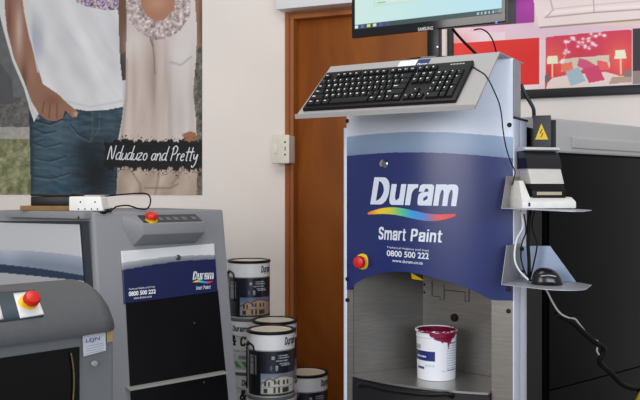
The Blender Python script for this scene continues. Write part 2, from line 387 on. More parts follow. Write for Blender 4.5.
    m = inside(X, Y, [(28, -30), (29, 30), (31, 70), (44, 86), (58, 99), (69, 108), (88, 111), (106, 110), (122.5, 107), (122.5, 84), (120, 60), (118.5, 20), (118, -30)])
    w = 6 * np.sin(X * .22 - Y * .1) + 10 * (vnoise(X + Y * .3, Y * .5, 12, 9) - .5)
    c[m] = (np.array([219, 219, 220]) + w[:, None] * .8)[m]
    blob(c, X, Y, 39, 40, 5, 22, (176, 180, 192), .7); sh_ = c.copy(); q = 26 * (vnoise((X - .45 * Y), (Y + .3 * X) * .16, 11, 61) - .55) + 9 * (vnoise(X - .7 * Y, Y * .3, 5, 62) - .5); sh_ += q[:, None] * [1, 1, .85]; mk = inside(X, Y, [(28, -30), (29, 30), (31, 70), (44, 86), (58, 99), (69, 108), (88, 111), (106, 110), (122.5, 107), (122.5, 84), (120, 60), (118.5, 20), (118, -30)]); kk = np.clip((Y + 10) / 50, .2, 1)[:, None]; c[mk] = (c * (1 - kk) + sh_ * kk)[mk]; blob(c, X, Y, 34, 40, 3.5, 26, (160, 166, 182), .6)
    stroke(c, X, Y, [(62, 100), (90, 107), (122, 101)], 1.5, (188, 190, 194), .5)
    fill(c, X, Y, [(76, -30), (76, 2), (88, 7), (104, 10), (118, 10), (122, -30)], (168, 140, 168))
    m = inside(X, Y, [(76, -30), (76, 2), (88, 7), (104, 10), (118, 10), (122, -30)]); q = vnoise(X, Y, 1.3, 13)[:, None]; q2 = vnoise(X, Y, 1.9, 17)[:, None]; c[m] = (np.array([196, 160, 186]) * (.55 + .6 * q) * (1 - .0 * q2) + np.array([-70, -60, -40]) * (q2 > .55) + np.array([20, 30, 20]))[m]
    A = [(4, -30), (20, -30), (24, 12), (29, 36), (36, 62), (43, 84), (58, 94), (66, 102), (78, 112), (77, 117), (72, 117), (65, 110), (63, 118), (56, 121), (47, 120), (39, 114), (31, 101), (25, 84), (14, 58), (7, 30), (5, 12)]
    fill(c, X, Y, A, (150, 110, 90))
    m = inside(X, Y, A)
    tmp = c.copy(); blob(tmp, X, Y, 19, 30, 4, 26, (200, 174, 162), .95); blob(tmp, X, Y, 32, 70, 4, 14, (170, 130, 110), .6); blob(tmp, X, Y, 9, 20, 2.5, 30, (112, 72, 56), .6); blob(tmp, X, Y, 24, 78, 3, 14, (104, 66, 52), .7)
    blob(tmp, X, Y, 76, 114, 3, 2.5, (200, 170, 150), .9); blob(tmp, X, Y, 52, 100, 9, 6, (132, 88, 68), .8)
    for p in ([(50, 104), (49, 118)], [(57, 104), (57, 119)], [(44, 102), (42, 113)]): stroke(tmp, X, Y, p, .7, (88, 54, 42), .7)
    c[m] = tmp[m]
    stroke(c, X, Y, [(30, 100), (33, 112), (38, 118)], 1.8, (200, 200, 196), .6); stroke(c, X, Y, [(22, -5), (27, 20), (33, 46), (38, 72)], 1.0, (214, 214, 212), .9)
    # brushed black name band
    e = 3.2 * (vnoise(X, Y * 0, 2.2, 21) - .5) + 2 * (vnoise(X, Y * 0, .9, 22) - .5)
    m = (Y > 140.5 + e + np.clip((118 - X) * .35, 0, 9) * .5) & (Y < 169 + e * 1.4) & (X > 103 + 2.5 * vnoise(X * 0, Y, 3, 23)); c[m] = (26, 25, 26)
    m = (Y > 137 + 2 * e) & (Y < 174 + 2 * e) & (X > 118) & (vnoise(X, Y, .8, 24) > .73); c[m] = (44, 42, 42)
    return c
s0 = W.hit(-13, 100, .004)[0]; s1, _, zb = W.hit(202.3, 195, .003)
po = thing('wall_poster', 'large wall poster of a couple in casual clothes with a black name band', 'poster', W.P((s0 + s1) / 2, .004, zb))
zT = W.hit(0, -26, .004)[2]
wbox('backing', s0, s1, .0005, .0035, zb, zT + .004, M_WHITE, po)
sL = W.hit(-12, 100, .004)[0]
KG = 1.2
print_sheet('printed_picture', lambda u, v: W.P(u, .0045, v), (sL, s1), (zb, zT), 340, 320, poster_ink, print_mat('satin_print', .45, .3), po, gain=1.08)
g = W.H(199, 190.5, .005); lathe('eyelet', g, W.N, [(.007, -.001), (.008, .001), (.005, .002), (.003, .001)], mat('tarnished_brass', (120, 112, 100), .4, metal=.7), po, n=16)
# hand-lettered names, built from pen strokes
G = {'N': [[(0, 0), (.12, 1), (.5, .02), (.66, 1.05)]], 'd': [[(.5, .5), (.25, .52), (.05, .25), (.15, .02), (.4, .1), (.52, .45)], [(.62, 1.05), (.5, .4), (.5, .02), (.62, .04)]],
     'u': [[(.06, .5), (.02, .1), (.2, .0), (.42, .2), (.48, .5)], [(.48, .5), (.44, .1), (.56, .02)]], 'z': [[(.05, .48), (.42, .5), (.04, .02), (.45, .04)]],
     'o': [[(.3, .5), (.08, .4), (.06, .1), (.25, .0), (.42, .18), (.38, .42), (.28, .5)]], 'a': [[(.42, .48), (.15, .45), (.04, .15), (.2, 0), (.4, .2), (.44, .48)], [(.44, .48), (.42, .08), (.54, .03)]],
     'n': [[(.06, .5), (.05, 0)], [(.05, .25), (.25, .5), (.4, .42), (.42, .02), (.5, .0)]], 'P': [[(.16, 1.0), (.06, -.02)], [(.02, .85), (.3, 1.08), (.56, .9), (.46, .55), (.1, .42)]],
     'r': [[(.08, .5), (.06, 0)], [(.07, .3), (.2, .5), (.36, .48)]], 'e': [[(.08, .25), (.36, .32), (.34, .48), (.16, .46), (.06, .2), (.18, .0), (.42, .08)]],
     't': [[(.24, 1.0), (.14, .1), (.26, .02)], [(-.02, .62), (.44, .68)]], 'y': [[(.06, .5), (.1, .18), (.28, .16), (.44, .5)], [(.46, .5), (.36, -.2), (.12, -.48), (0, -.34)]]}
V_, F_ = [], []; xx = 0
adv = {'N': .84, 't': .42, 'r': .42, 'P': .62, ' ': .36, 'd': .66}
LW = sum(adv.get(ch, .56) for ch in 'Nduduzo and Pretty')
qf = quad(W, (108.5, 146), (198.5, 147.5), (198.5, 161), (108.5, 159.5), .0045, .0012)
for ch in 'Nduduzo and Pretty':
    for st in G.get(ch, []):
        P_ = []
        for i in range(len(st) - 1):
            a = st[max(i - 1, 0)]; b = st[i]; c_ = st[i + 1]; d = st[min(i + 2, len(st) - 1)]
            for j in range(5):
                t_ = j / 5; h = lambda k: .5 * (2 * b[k] + (c_[k] - a[k]) * t_ + (2 * a[k] - 5 * b[k] + 4 * c_[k] - d[k]) * t_ * t_ + (3 * b[k] - a[k] - 3 * c_[k] + d[k]) * t_ ** 3)
                P_.append((h(0), h(1)))
        P_.append(st[-1])
        pts = [qf((xx + x * 1.02 + .3 * y - .1) / LW, y) for x, y in P_]
        vs, fs = tube_geo(pts, .0031, 5, 0); o_ = len(V_); V_ += vs; F_ += [tuple(k + o_ for k in f) for f in fs]
    xx += adv.get(ch, .56)
tag(mesh('lettering', V_, F_, M_WTXT, po), label='white handwritten names')

# ------------------------------------------------------------------ decorating banner, upper right
def banner_ink(X, Y, U, V):
    c = np.zeros((len(X), 3)) + (226, 204, 208); n = vnoise(X, Y, 6, 31)[:, None]
    c += (n - .5) * 8
    sl = lambda y0, sl_, x0=500: y0 + sl_ * (X - x0)
    c[(Y < 32) & (X > 470)] = (226, 184, 198)
    m = (Y < sl(24, -.07, 516)) & (X < 516); c[m] = (52, 50, 56)
    m = (X > 505) & (Y > sl(24.5, -.09, 516)) & (Y < 40); c[m] = (218, 190, 200)
    fill(c, X, Y, [(516, -40), (534, -40), (535, 22), (516, 24)], (150, 40, 140)); blob(c, X, Y, 528, 4, 10, 14, (176, 60, 170), .6)
    m = (X > 534) & (Y < 26); c[m] = (222, 196, 186)
    So = [(533, -2), (541, -6), (546, -40), (700, -40), (700, 14), (640, 19), (539, 27.5)]
    fill(c, X, Y, So, (228, 212, 208)); stroke(c, X, Y, [(540, 27.5), (640, 19.5), (700, 14)], 1.0, (120, 92, 86), .8)
    stroke(c, X, Y, [(545, 17.5), (594, 12.5), (640, 9.5), (700, 5)], .9, (150, 128, 126), .8); stroke(c, X, Y, [(546, 13), (594, 8.5), (640, 6)], 1.6, (240, 226, 222), .8)
    stroke(c, X, Y, [(548, -10), (553, 10), (546, 17)], 1.0, (176, 156, 152), .8); stroke(c, X, Y, [(594, 12), (594, 7), (593, -8)], .7, (160, 140, 138), .8)
    stroke(c, X, Y, [(553, 9), (592, 5), (640, 1)], .7, (188, 168, 164), .6)
    # plain red swatch
    fill(c, X, Y, [(430, 45), (539.5, 37.5), (539.5, 84), (430, 92)], (214, 36, 30)); blob(c, X, Y, 458, 48, 14, 14, (226, 66, 60), .5)
    # bedroom
    B = [(546, 37), (626, 29.5), (631.5, 30), (632, 82), (545, 90)]
    fill(c, X, Y, B, (206, 54, 82)); m = inside(X, Y, B); t = c.copy()
    for x, y in ((552, 62), (620, 58)): blob(t, X, Y, x, y, 15, 17, (240, 110, 78), .75)
    blob(t, X, Y, 550, 72, 6, 12, (206, 36, 28), .7); blob(t, X, Y, 628, 70, 5, 14, (222, 60, 44), .6)
    fill(t, X, Y, [(561, 59), (609, 55), (610, 68), (561, 72)], (212, 198, 178)); fill(t, X, Y, [(561, 64), (572, 62), (573, 70), (562, 72)], (236, 120, 88)); fill(t, X, Y, [(597, 60), (607, 62), (610, 70), (598, 70)], (232, 92, 90))
    fill(t, X, Y, [(553, 78), (572, 74), (606, 72), (620, 76), (632, 76), (632, 90), (545, 92), (548, 82)], (226, 206, 196))
    fill(t, X, Y, [(612, 77), (632, 76), (632, 90), (606, 90)], (178, 150, 130))
    fill(t, X, Y, [(541, 74), (549, 74), (549, 82), (541, 82)], (100, 96, 98)); fill(t, X, Y, [(624, 70), (632, 70), (632, 77), (624, 77)], (130, 116, 108))
    fill(t, X, Y, [(579, 58), (587, 60), (597, 66), (584, 69), (577, 66)], (206, 84, 118))
    fill(t, X, Y, [(565.5, 72), (579, 67), (586, 81), (571, 86)], (160, 182, 192)); fill(t, X, Y, [(582.5, 69), (598, 65.5), (605, 80), (589, 83)], (204, 64, 104))
    for a, b, d, e in (((547.6, 56), (557.2, 55.4), (558.3, 63.4), (546.8, 64), ), ((615.6, 50), (625, 49.5), (626.4, 58.3), (614.4, 59))):
        fill(t, X, Y, [a, b, d, e], (250, 232, 200))
    stroke(t, X, Y, [(552.3, 64), (552.3, 77)], 1.0, (236, 214, 186)); stroke(t, X, Y, [(620.6, 59), (621, 74)], 1.1, (236, 214, 186))
    r = np.random.RandomState(5)
    path = [(563, 60), (567, 52), (566, 43), (573, 39), (580, 44), (588, 47), (595, 43), (586, 39), (594, 36), (602, 35)]
    stroke(t, X, Y, path, .45, (244, 214, 218), .7)
    for x, y in path:
        for k in range(3): blob(t, X, Y, x + r.uniform(-3, 3), y + r.uniform(-2.5, 2.5), 1.6, 1.3, (252, 236, 240), 1.0)
    c[m] = t[m]
    fill(c, X, Y, [(633, 28.5), (700, 24), (700, 66), (633, 71)], (52, 48, 50)); fill(c, X, Y, [(633, 71), (700, 66), (700, 80), (633, 84)], (140, 126, 120))
    return c
s0 = W.hit(453.5, 50, .003)[0]; s1 = 2.6; zb = W.hit(560, 89, .006)[2]
bn = thing('decorating_banner', 'long wall banner of room pictures with a cream sofa, red swatch and bedroom', 'banner', W.P((s0 + 1.9) / 2, .004, zb))
s1 = W.hit(668, 60, .003)[0]
wbox('backing', s0, s1, .0005, .005, zb, 2.6, M_WHITE, bn)
zT = W.hit(560, -6, .006)[2] + .03
print_sheet('printed_picture', lambda u, v: W.P(u, .006, v), (s0, s1), (zb, zT), 300, 170, banner_ink, print_mat('satin_print'), bn, gain=KG)
wbox('side_rail', s0 - .026, s0 + .001, .0005, .018, zb - .036, 2.6, M_BLACK, bn, bevel=.003)
wbox('bottom_rail', s0, s1, .0005, .022, zb - .036, zb + .002, M_BLACK, bn, bevel=.003)

# ------------------------------------------------------------------ tinting dispenser
D = Frame(.084, 2.55, 30); DW = .525
dp = thing('paint_dispenser', 'tall paint tinting dispenser with a curved navy panel and steel bay in front', 'paint machine', D.P(DW / 2, -.12, 0))
bul = lambda s, z: .05 * (1 - ((s - DW / 2) / (DW / 2)) ** 2) + .002
# body shell
plate_st('cabinet_shell', D, [(.0, -.30), (.012, -.30), (.012, -.008), (.0, -.008)], .03, 1.40, M_ALU, dp)
box('back_panel', D, .012, DW - .012, -.30, -.29, .03, 1.39, M_MATTE, dp)
box('side_panel', D, DW - .012, DW, -.30, -.128, .03, 1.39, M_MATTE, dp)
box('plinth', D, .01, DW - .01, -.28, -.01, 0, .06, M_BLACK, dp)
# aluminium corner posts
def post(n, s0, s1, t0, t1, z0, z1):
    box(n, D, s0, s1, t0, t1, z0, z1, M_ALU, dp, bevel=.002)
post('corner_post', -.012, .0, -.05, .0, .03, 1.40)
post('corner_post', DW - .012, DW + .003, -.06, -.001, .03, 1.405); post('corner_post', DW - .012, DW + .003, -.125, -.066, .03, 1.405)
box('post_groove', D, DW - .012, DW - .004, -.067, -.059, .03, 1.40, M_NAVY, dp)
box('post_cap', D, DW - .012, DW + .006, -.13, .0, 1.4055, 1.41, M_BLACK, dp)
# printed front
_ar = sorted((D.hit(x, y, bul)[0], D.hit(x, y, bul)[2]) for x, y in ((352, 288.5), (356, 283), (366, 277.5), (376, 274.2), (386, 272.3), (395, 271.5), (406, 272), (420, 274), (442, 280), (458, 284), (478, 293), (488, 298), (494, 300.7)))
zbot = lambda s: float(np.interp(s, [a for a, _ in _ar], [b for _, b in _ar])) if _ar[0][0] < s < _ar[-1][0] else .897
def panel_pt(u, v):
    zb_ = zbot(u); return D.P(u, bul(u, 0), zb_ + (1.573 - zb_) * v)
def panel_ink(X, Y, U, V):
    zz = np.array([zbot(u) for u in U]); z = zz + (1.573 - zz) * V; q = U / DW
    top = 1.371 + .012 * np.sin(q * math.pi) - .018 * q; bot = 1.312 + .012 * np.sin(q * math.pi) - .018 * q
    c = np.zeros((len(U), 3)) + (31, 44, 104)
    m = z > bot; g = np.clip((z - bot) / (top - bot), 0, 1)[:, None]
    c[m] = (np.array([122, 142, 172]) * (1 - g) + np.array([150, 172, 200]) * g)[m]
    m = z > top; c[m] = (222, 229, 242)
    return c
print_sheet('front_panel', panel_pt, (0, DW), (0, 1), 90, 500, panel_ink, print_mat('panel_laminate', .28, .5), dp, gain=1.)
o = dp.children[-1]; sm = o.modifiers.new('thickness', 'SOLIDIFY'); sm.thickness = .002; sm.offset = 0
# steel strips below the panel
plate_st('front_strip', D, [(0, -.004), (.022, -.004), (.022, .0), (0, .0)], .06, .9, M_STEEL, dp)
plate_st('front_strip', D, [(DW - .062, -.004), (DW - .001, -.004), (DW - .001, .0), (DW - .062, .0)], .06, .9, M_STEEL, dp)
# the bay
cav = [(.022, -.004), (.166, -.211), (.44, -.175), (DW - .062, -.004)]
def wallstrip(n, a, b, z0, z1):
    (sa, ta), (sb, tb) = a, b; d = Vector((sb - sa, tb - ta)).normalized(); nn = Vector((-d.y, d.x)) * -.004
    if nn.y > 0: nn = -nn
    plate_st(n, D, [(sa, ta), (sb, tb), (sb + nn.x, tb + nn.y), (sa + nn.x, ta + nn.y)], z0, z1, M_STEEL, dp)
for i in range(3): wallstrip('bay_wall', cav[i], cav[i + 1], .62, 1.05)
FZ = .637
arc = [(s, .001 + .056 * (1 - ((s - DW / 2) / (DW / 2)) ** 2)) for s in np.linspace(.023, DW - .064, 20)]
plate_st('bay_floor', D, [(.023, -.004)] + arc + [(DW - .064, -.004), (.435, -.17), (.166, -.205)], FZ - .006, FZ, mat('floor_steel', (178, 176, 172), .3, metal=.8, var=.05, scale=20), dp)
box('bay_ceiling', D, .012, DW - .012, -.28, -.003, 1.04, 1.05, M_BLACK, dp)
plate_st('arch_underside', D, [(.03, -.003)] + [(s, bul(s, 0) - .003) for s in np.linspace(.03, DW - .07, 16)] + [(DW - .07, -.003)], .972, .976, M_DGREY, dp)
# black drawer front with curved face and grab rail
arc2 = [(s, .001 + .048 * (1 - ((s - DW / 2) / (DW / 2)) ** 2)) for s in np.linspace(.024, DW - .064, 20)]
dr = plate_st('drawer_front', D, [(.024, -.01)] + arc2 + [(DW - .064, -.01)], .10, FZ - .008, mat('drawer_black', (24, 25, 28), .4), dp)
pts = [D.H(358, 386, lambda s, z: bul(s, z) + .004), D.H(364, 384.5, lambda s, z: bul(s, z) + .02), D.H(390, 390, lambda s, z: bul(s, z) + .024), D.H(425, 394, lambda s, z: bul(s, z) + .024), D.H(446, 394, lambda s, z: bul(s, z) + .02), D.H(452, 396.5, lambda s, z: bul(s, z) + .002)]
tube('handle', pts, .007, M_BLACK, dr)
# tray for the keyboard
TF, TT, ZF, ZT = .297, .10, 1.408, 1.577
sheet_tz('keyboard_tray', D, [(TF + .006, ZF - .004), (TF + .009, ZF + .008), (TF + .006, ZF + .009), (TF + .003, ZF + .003), (TT, ZT), (-.12, ZT), (-.12, ZT - .003), (TT - .002, ZT - .003), (TF, ZF - .003)], -.002, DW - .006, M_SILV, dp)
plate_sz('side_flange', D, [(DW - .004, 1.412), (DW + .001, 1.412), (DW + .001, 1.573), (DW - .004, 1.573)], -.07, -.003, mat('flange_silver', (160, 160, 168), .45, metal=.3), dp)
# monitor deck support
box('deck_support', D, .06, DW - .16, -.118, -.06, 1.40, ZT - .004, M_MATTE, dp)
# screws, lock
def disc(n, f, px, py, g, r, th, m, par, seg=20, dome=.3):
    s, t, z = f.hit(px, py, g); c = f.P(s, t, z); return lathe(n, c, f.N, [(r, -.001), (r, th * .6), (r * .8, th), (r * dome, th * 1.05)], m, par, n=seg)
for px, py in ((347.5, 121), (509.5, 125), (347.5, 279), (347.5, 300), (508.5, 289), (508.5, 311)): disc('screw', D, px, py, .001 if py > 290 else bul, .0065, .004, M_BLACK, dp)
lk = disc('panel_lock', D, 384, 164, bul, .0135, .006, mat('chrome', (190, 194, 200), .15, metal=1.), dp)
disc('keyway', D, 384.3, 164, lambda s, z: bul(s, z) + .006, .0075, .002, M_DGREY, lk)
# lettering
B_ = bul
wt = mat('panel_white_ink', (226, 232, 245), .4, var=.01)
heavy('lettering', 'Duram', quad(D, (370.5, 177.3), (460.5, 177.5), (460.5, 206.3), (370.5, 204.3), B_, .0018), wt, dp, .25, .13, .2, .07)
heavy('lettering', 'Smart', quad(D, (378.5, 226.6), (406.5, 228.2), (406.5, 240.9), (378.5, 239.3), B_, .0018), wt, dp, .2, .13, .14, .12)
heavy('lettering', 'Paint', quad(D, (410.5, 228.7), (443, 229.8), (443, 242.6), (410.5, 241.1), B_, .0018), wt, dp, .2, .13, .14, .12)
place_text('lettering', 'Technical Helpline (toll free)', quad(D, (387, 246), (429, 249.5), (429, 252.3), (387, 248.6), B_, .0016), wt, dp)
place_text('lettering', '0800 500 222', quad(D, (387, 250), (429, 253), (429, 259.3), (387, 256), B_, .0016), wt, dp, bold=.02)
place_text('lettering', 'www.duram.co.za', quad(D, (392.5, 258.8), (423, 261.4), (423, 264.6), (392.5, 261.9), B_, .0016), wt, dp, bold=.01)
def swoosh(name, f, g, x0, x1, ymid, amp, w, par, off=.0014, tilt=0., gain=1.1):
    stops = [(0, (240, 120, 30)), (.12, (250, 200, 40)), (.25, (210, 205, 60)), (.4, (80, 190, 160)), (.52, (50, 150, 225)), (.66, (100, 120, 190)), (.8, (225, 70, 70)), (1, (225, 40, 40))]
    def pt(u, v):
        y = ymid - amp * math.sin(u * 2 * math.pi) * (1 - .12 * u) + tilt * u; ww = w * math.sin(math.pi * min(1, u * .94 + .03)) ** .6
        return f.H(x0 + (x1 - x0) * u, y + ww * (.5 - v), g, off)
    def ink(X, Y, U, V):
        return np.stack([np.interp(U, [a for a, _ in stops], [c_[k] for _, c_ in stops]) for k in range(3)], 1)
    tag(print_sheet(name, pt, (0, 1), (0, 1), 60, 4, ink, print_mat('panel_laminate'), par, gain=gain), label='rainbow swoosh')
swoosh('swoosh', D, B_, 368, 456, 213.5, 3.2, 8.2, dp, tilt=1.5)
# emergency stop
st = thing  # noqa
def estop(f, px, py, g, par, r=.0185, cr=.024, n=None, lean=None):
    s, t, z = f.hit(px, py, g); c = f.P(s, t, z); A = lean or f.N
    b = lathe('stop_button_collar', c, A, [(cr, -.002), (cr, .004), (cr * .8, .006), (.012, .006), (.012, .018)], M_YEL, par, n=28)
    lathe('stop_button_cap', c, A, [(.010, .012), (r, .020), (r, .028), (r * .85, .034), (r * .4, .036)], M_RED, b, n=28)
estop(D, 363, 261.5, bul, dp)
# yellow triangle sticker under the arch
q = [D.H(411, 272.5, .015), D.H(424, 280.5, .0), D.H(412, 279, .0)]
mesh('warning_sticker', q + [v + D.N * -.001 for v in q], [(0, 1, 2), (5, 4, 3), (0, 3, 4, 1), (1, 4, 5, 2), (2, 5, 3, 0)], M_YEL, dp)
# slot outlines, knob and dots on the bay's back wall
BK = Frame(*(D.P(.166, -.211, 0).xy), D.deg - math.degrees(math.atan2(.036, .274)))
BK = Frame(D.P(.166, -.211, 0).x, D.P(.166, -.211, 0).y, 30 + math.degrees(math.atan2(.036, .274)))
for path in ([(432, 281), (432, 296), (440, 297), (440, 299.5), (444, 300), (444, 284)], [(444, 290), (465, 292), (465, 301.5), (469, 302), (469, 288)]):
    tube('slot_outline', [BK.H(x, y, .001) for x, y in path], .0011, M_BTXT, dp, n=5, smooth=0)
disc('knob', BK, 455, 317.5, .0, .0125, .012, M_BLACK, dp)
for y in (284.5, 292.5): disc('screw', BK, 424.5, y, .0, .004, .002, M_BTXT, dp, seg=12)
# card and navy label lying on the tray back
TU = Vector((0, 0, 1))
class TrayF:                                     # plane of the sloping tray
    e1 = D.T; L = math.hypot(TF - TT, ZT - ZF); e2 = (D.N * -(TF - TT) + Vector((0, 0, ZT - ZF))) / L; n = e1.cross(e2) * 1.0
    O = D.P(0, TF, ZF)
    @classmethod
    def P(c, a, b, h): return c.O + c.e1 * a + c.e2 * b + c.n * h
    @classmethod
    def ab(c, px, py):
        d = Vector(((px - CX) / F, 1, (HY - py) / F)); e = Vector((0, 0, EYE)); k = (c.O - e).dot(c.n) / d.dot(c.n); p = e + d * k - c.O
        return p.dot(c.e1), p.dot(c.e2)
if TrayF.n.dot(Vector((0, -1, .3))) < 0: TrayF.n = -TrayF.n
def tbox(n, a0, a1, b0, b1, h0, h1, m, par, **k):
    r = [(a0, b0), (a1, b0), (a1, b1), (a0, b1)]; return prism(n, [TrayF.P(a, b, h0) for a, b in r], [TrayF.P(a, b, h1) for a, b in r], m, par, **k)
kb = [TrayF.ab(*p) for p in ((305.5, 114.7), (323.4, 76.9), (473.6, 64), (459.5, 104))]
print('KB', kb)
tb = [TrayF.ab(*p) for p in ((395.5, 70.5), (413.5, 69), (428, 60.5))]; print('ST', tb)
tbox('sticker', tb[0][0], tb[1][0], tb[0][1], tb[0][1] + .046, .0004, .001, mat('sticker_white', (222, 222, 228), .5), dp)
tbox('sticker', tb[1][0], tb[1][0] + .038, tb[0][1], tb[0][1] + .046, .0004, .0012, M_NAVY, dp)
place_text('lettering', 'Duram', lambda a, b: TrayF.P(tb[1][0] + .006 + .03 * a, tb[0][1] + .014 + .012 * b, .0018), wt, dp, bold=.02)
# grey box with a yellow warning triangle behind the post
KX = Frame(D.P(DW, -.13, 0).x, D.P(DW, -.13, 0).y, 16)
s0, _, z1 = KX.hit(533, 115.5, .02); s1, _, z0 = KX.hit(551, 152, .02)
jb = box('junction_box', KX, s0, s1, -.06, .02, z0, z1, mat('box_grey', (46, 46, 52), .5), dp, bevel=.003)
box('box_back', KX, s1 - .002, s1 + .014, -.06, -.005, z0, z1 - .012, M_BLACK, dp)
box('box_base', KX, s0 - .02, s1, -.06, .018, z0 - .01, z0 + .001, M_BLACK, dp)
tri = [KX.H(541.3, 123.5, .02, .001), KX.H(548.3, 139.5, .02, .001), KX.H(535.2, 139.5, .02, .001)]
w_ = mesh('warning_triangle', tri + [v - KX.N * .001 for v in tri], [(0, 1, 2), (5, 4, 3), (0, 3, 4, 1), (1, 4, 5, 2), (2, 5, 3, 0)], M_YEL, jb)
tube('bolt_symbol', [KX.H(x, y, .02, .0015) for x, y in ((542.3, 129), (540, 133.2), (543, 133.2), (541, 137))], .0012, M_BTXT, w_, n=4, smooth=0)
# two bracket shelves on the right-hand post
M_BRK = mat('shelf_silver', (178, 180, 188), .4, metal=.3)
def shelf(z, tilt, hgt, tipr):
    sh = []
    front, right, back = .15, DW + .215, -.055
    out = [(DW + .004, back), (right - .045, back)]
    for k in range(9):
        a = math.pi / 2 * k / 8; out.append((right - tipr + tipr * math.sin(a + 0) if k else right - .045 + .045, back + .03 + (front - back - .03 - tipr) * min(1, k / 2) if k < 2 else front - tipr + tipr * math.sin(math.pi / 2 * (k - 2) / 6)))
    pts = [(DW + .004, back), (right - .05, back), (right - .008, back + .03)]
    for k in range(9):
        a = math.pi / 2 * k / 8; pts.append((right - tipr + tipr * math.cos(a), front - tipr * .8 + tipr * .8 * math.sin(a)))
    pts += [(DW + .004, front - .03)]
    root = prism('bracket_shelf', [D.P(s, t, z - .002 - tilt * (s - DW)) for s, t in pts], [D.P(s, t, z - tilt * (s - DW)) for s, t in pts], M_BRK, dp)
    plate = [(-.055, z), (front - .03, z), (front - .075, z + hgt), (-.055, z + hgt)]
    sheet_tz('side_gusset', D, plate, DW + .004, DW + .006, mat('gusset_silver', (152, 149, 147), .45, metal=.3), root)
    return root
sh1 = shelf(1.158, .03, .085, .05)
sh2 = shelf(.955, .02, .10, .09)
g = [D.hit(514, 246, -.05), D.hit(550, 246, -.05), D.hit(576, 281.5, -.05), D.hit(514, 280, -.05)]
plate_sz('back_gusset', D, [(g[0][0], g[0][2]), (g[1][0], g[1][2]), (g[2][0], .953), (g[3][0], .953)], -.052, -.05, mat('gusset_blue_grey', (150, 165, 190), .4, metal=.2), sh2)
for px, py in ((522, 249), (522, 272)): disc('screw', D, px, py, -.05, .006, .004, M_BLACK, sh2)

# ------------------------------------------------------------------ monitor
mo = thing('computer_monitor', 'black computer monitor standing on top of the dispenser, screen lit pale blue', 'monitor', D.P(.27, -.01, ZT))
ZB = 1.676; MW0, MW1, MH = .018, .506, .305
f0 = box('bezel', D, MW0, MW1, -.012, .004, ZB, ZB + MH, mat('glossy_black', (14, 14, 17), .12, var=.05), mo, bevel=.004)
def screen_ink(X, Y, U, V):
    c = np.zeros((len(X), 3)) + (188, 226, 224); q = np.clip((U - .03) / .47, 0, 1)[:, None]
    c = np.array([206, 234, 226]) * (1 - q) + np.array([178, 222, 236]) * q
    z = V
    a, b = .095, .40
    m = (U > a) & (U < b) & (z > .063); c[m] = (196, 224, 206)
    m = (U > a + .004) & (U < b - .004) & (z > .067); c[m] = (206, 232, 222)
    m = (U > a + .06) & (U < a + .17) & (z > .074) & (z < .086); c[m] = (232, 240, 246)
    m = (U > a + .012) & (U < a + .04) & (((z > .073) & (z < .0755)) | ((z > .083) & (z < .0855))); c[m] = (120, 140, 130)
    m = z < .0145; c[m] = (40, 70, 72)
    m = z < .0005; c[m] = (20, 50, 60)
    for k, col in enumerate(((220, 240, 250), (70, 110, 220), (220, 220, 120), (200, 230, 235), (90, 70, 190), (70, 60, 160))):
        x = .035 + k * .021; m = (np.abs(U - x) < .0055) & (z > .003) & (z < .012); c[m] = col
    for k in range(5): m = (np.abs(U - (.425 + k * .011)) < .0025) & (z > .004) & (z < .011); c[m] = (170, 200, 205)
    m = (U > .475) & (z > .003) & (z < .012) & ((U * 500).astype(int) % 2 == 0); c[m] = (140, 170, 175)
    return c
sc = print_sheet('screen', lambda u, v: D.P(u, .0046, ZB + .025 + v), (MW0 + .012, MW1 - .012), (0, MH - .04), 320, 120, screen_ink, print_mat('lit_screen', .3, .4, emit=.95), f0)
place_text('lettering', 'SAMSUNG', quad(D, (418, 27.8), (433, 26.2), (433, 29.6), (418, 31.2), .0046, .0008), mat('grey_ink', (176, 176, 180), .4), mo, bold=.02)
disc('power_light', D, 496.3, 22.3, .0045, .003, .001, mat('blue_led', (60, 60, 255), .3, emit=4), mo, seg=12)
nk = [D.hit(428.5, 50, -.01)[0], D.hit(440.5, 50, -.01)[0]]
plate_st('neck', D, [(nk[0], -.02), (nk[0], .002), (nk[1], .002), (nk[1], -.02)], ZT + .01, ZB + .06, mat('neck_black', (12, 12, 15), .3, spec=.3), mo, bevel=.004)
disc('neck_light', D, 437.5, 46.8, .002, .0022, .001, mat('pale_led', (200, 215, 255), .3, emit=2), mo, seg=10)
c = D.P((nk[0] + nk[1]) / 2, -.015, ZT + .0005)
bs = lathe('base', c, (0, 0, 1), [(.095, 0), (.1, .003), (.098, .008), (.06, .012), (.03, .014)], mat('glossy_black', (14, 14, 17)), mo, n=48)

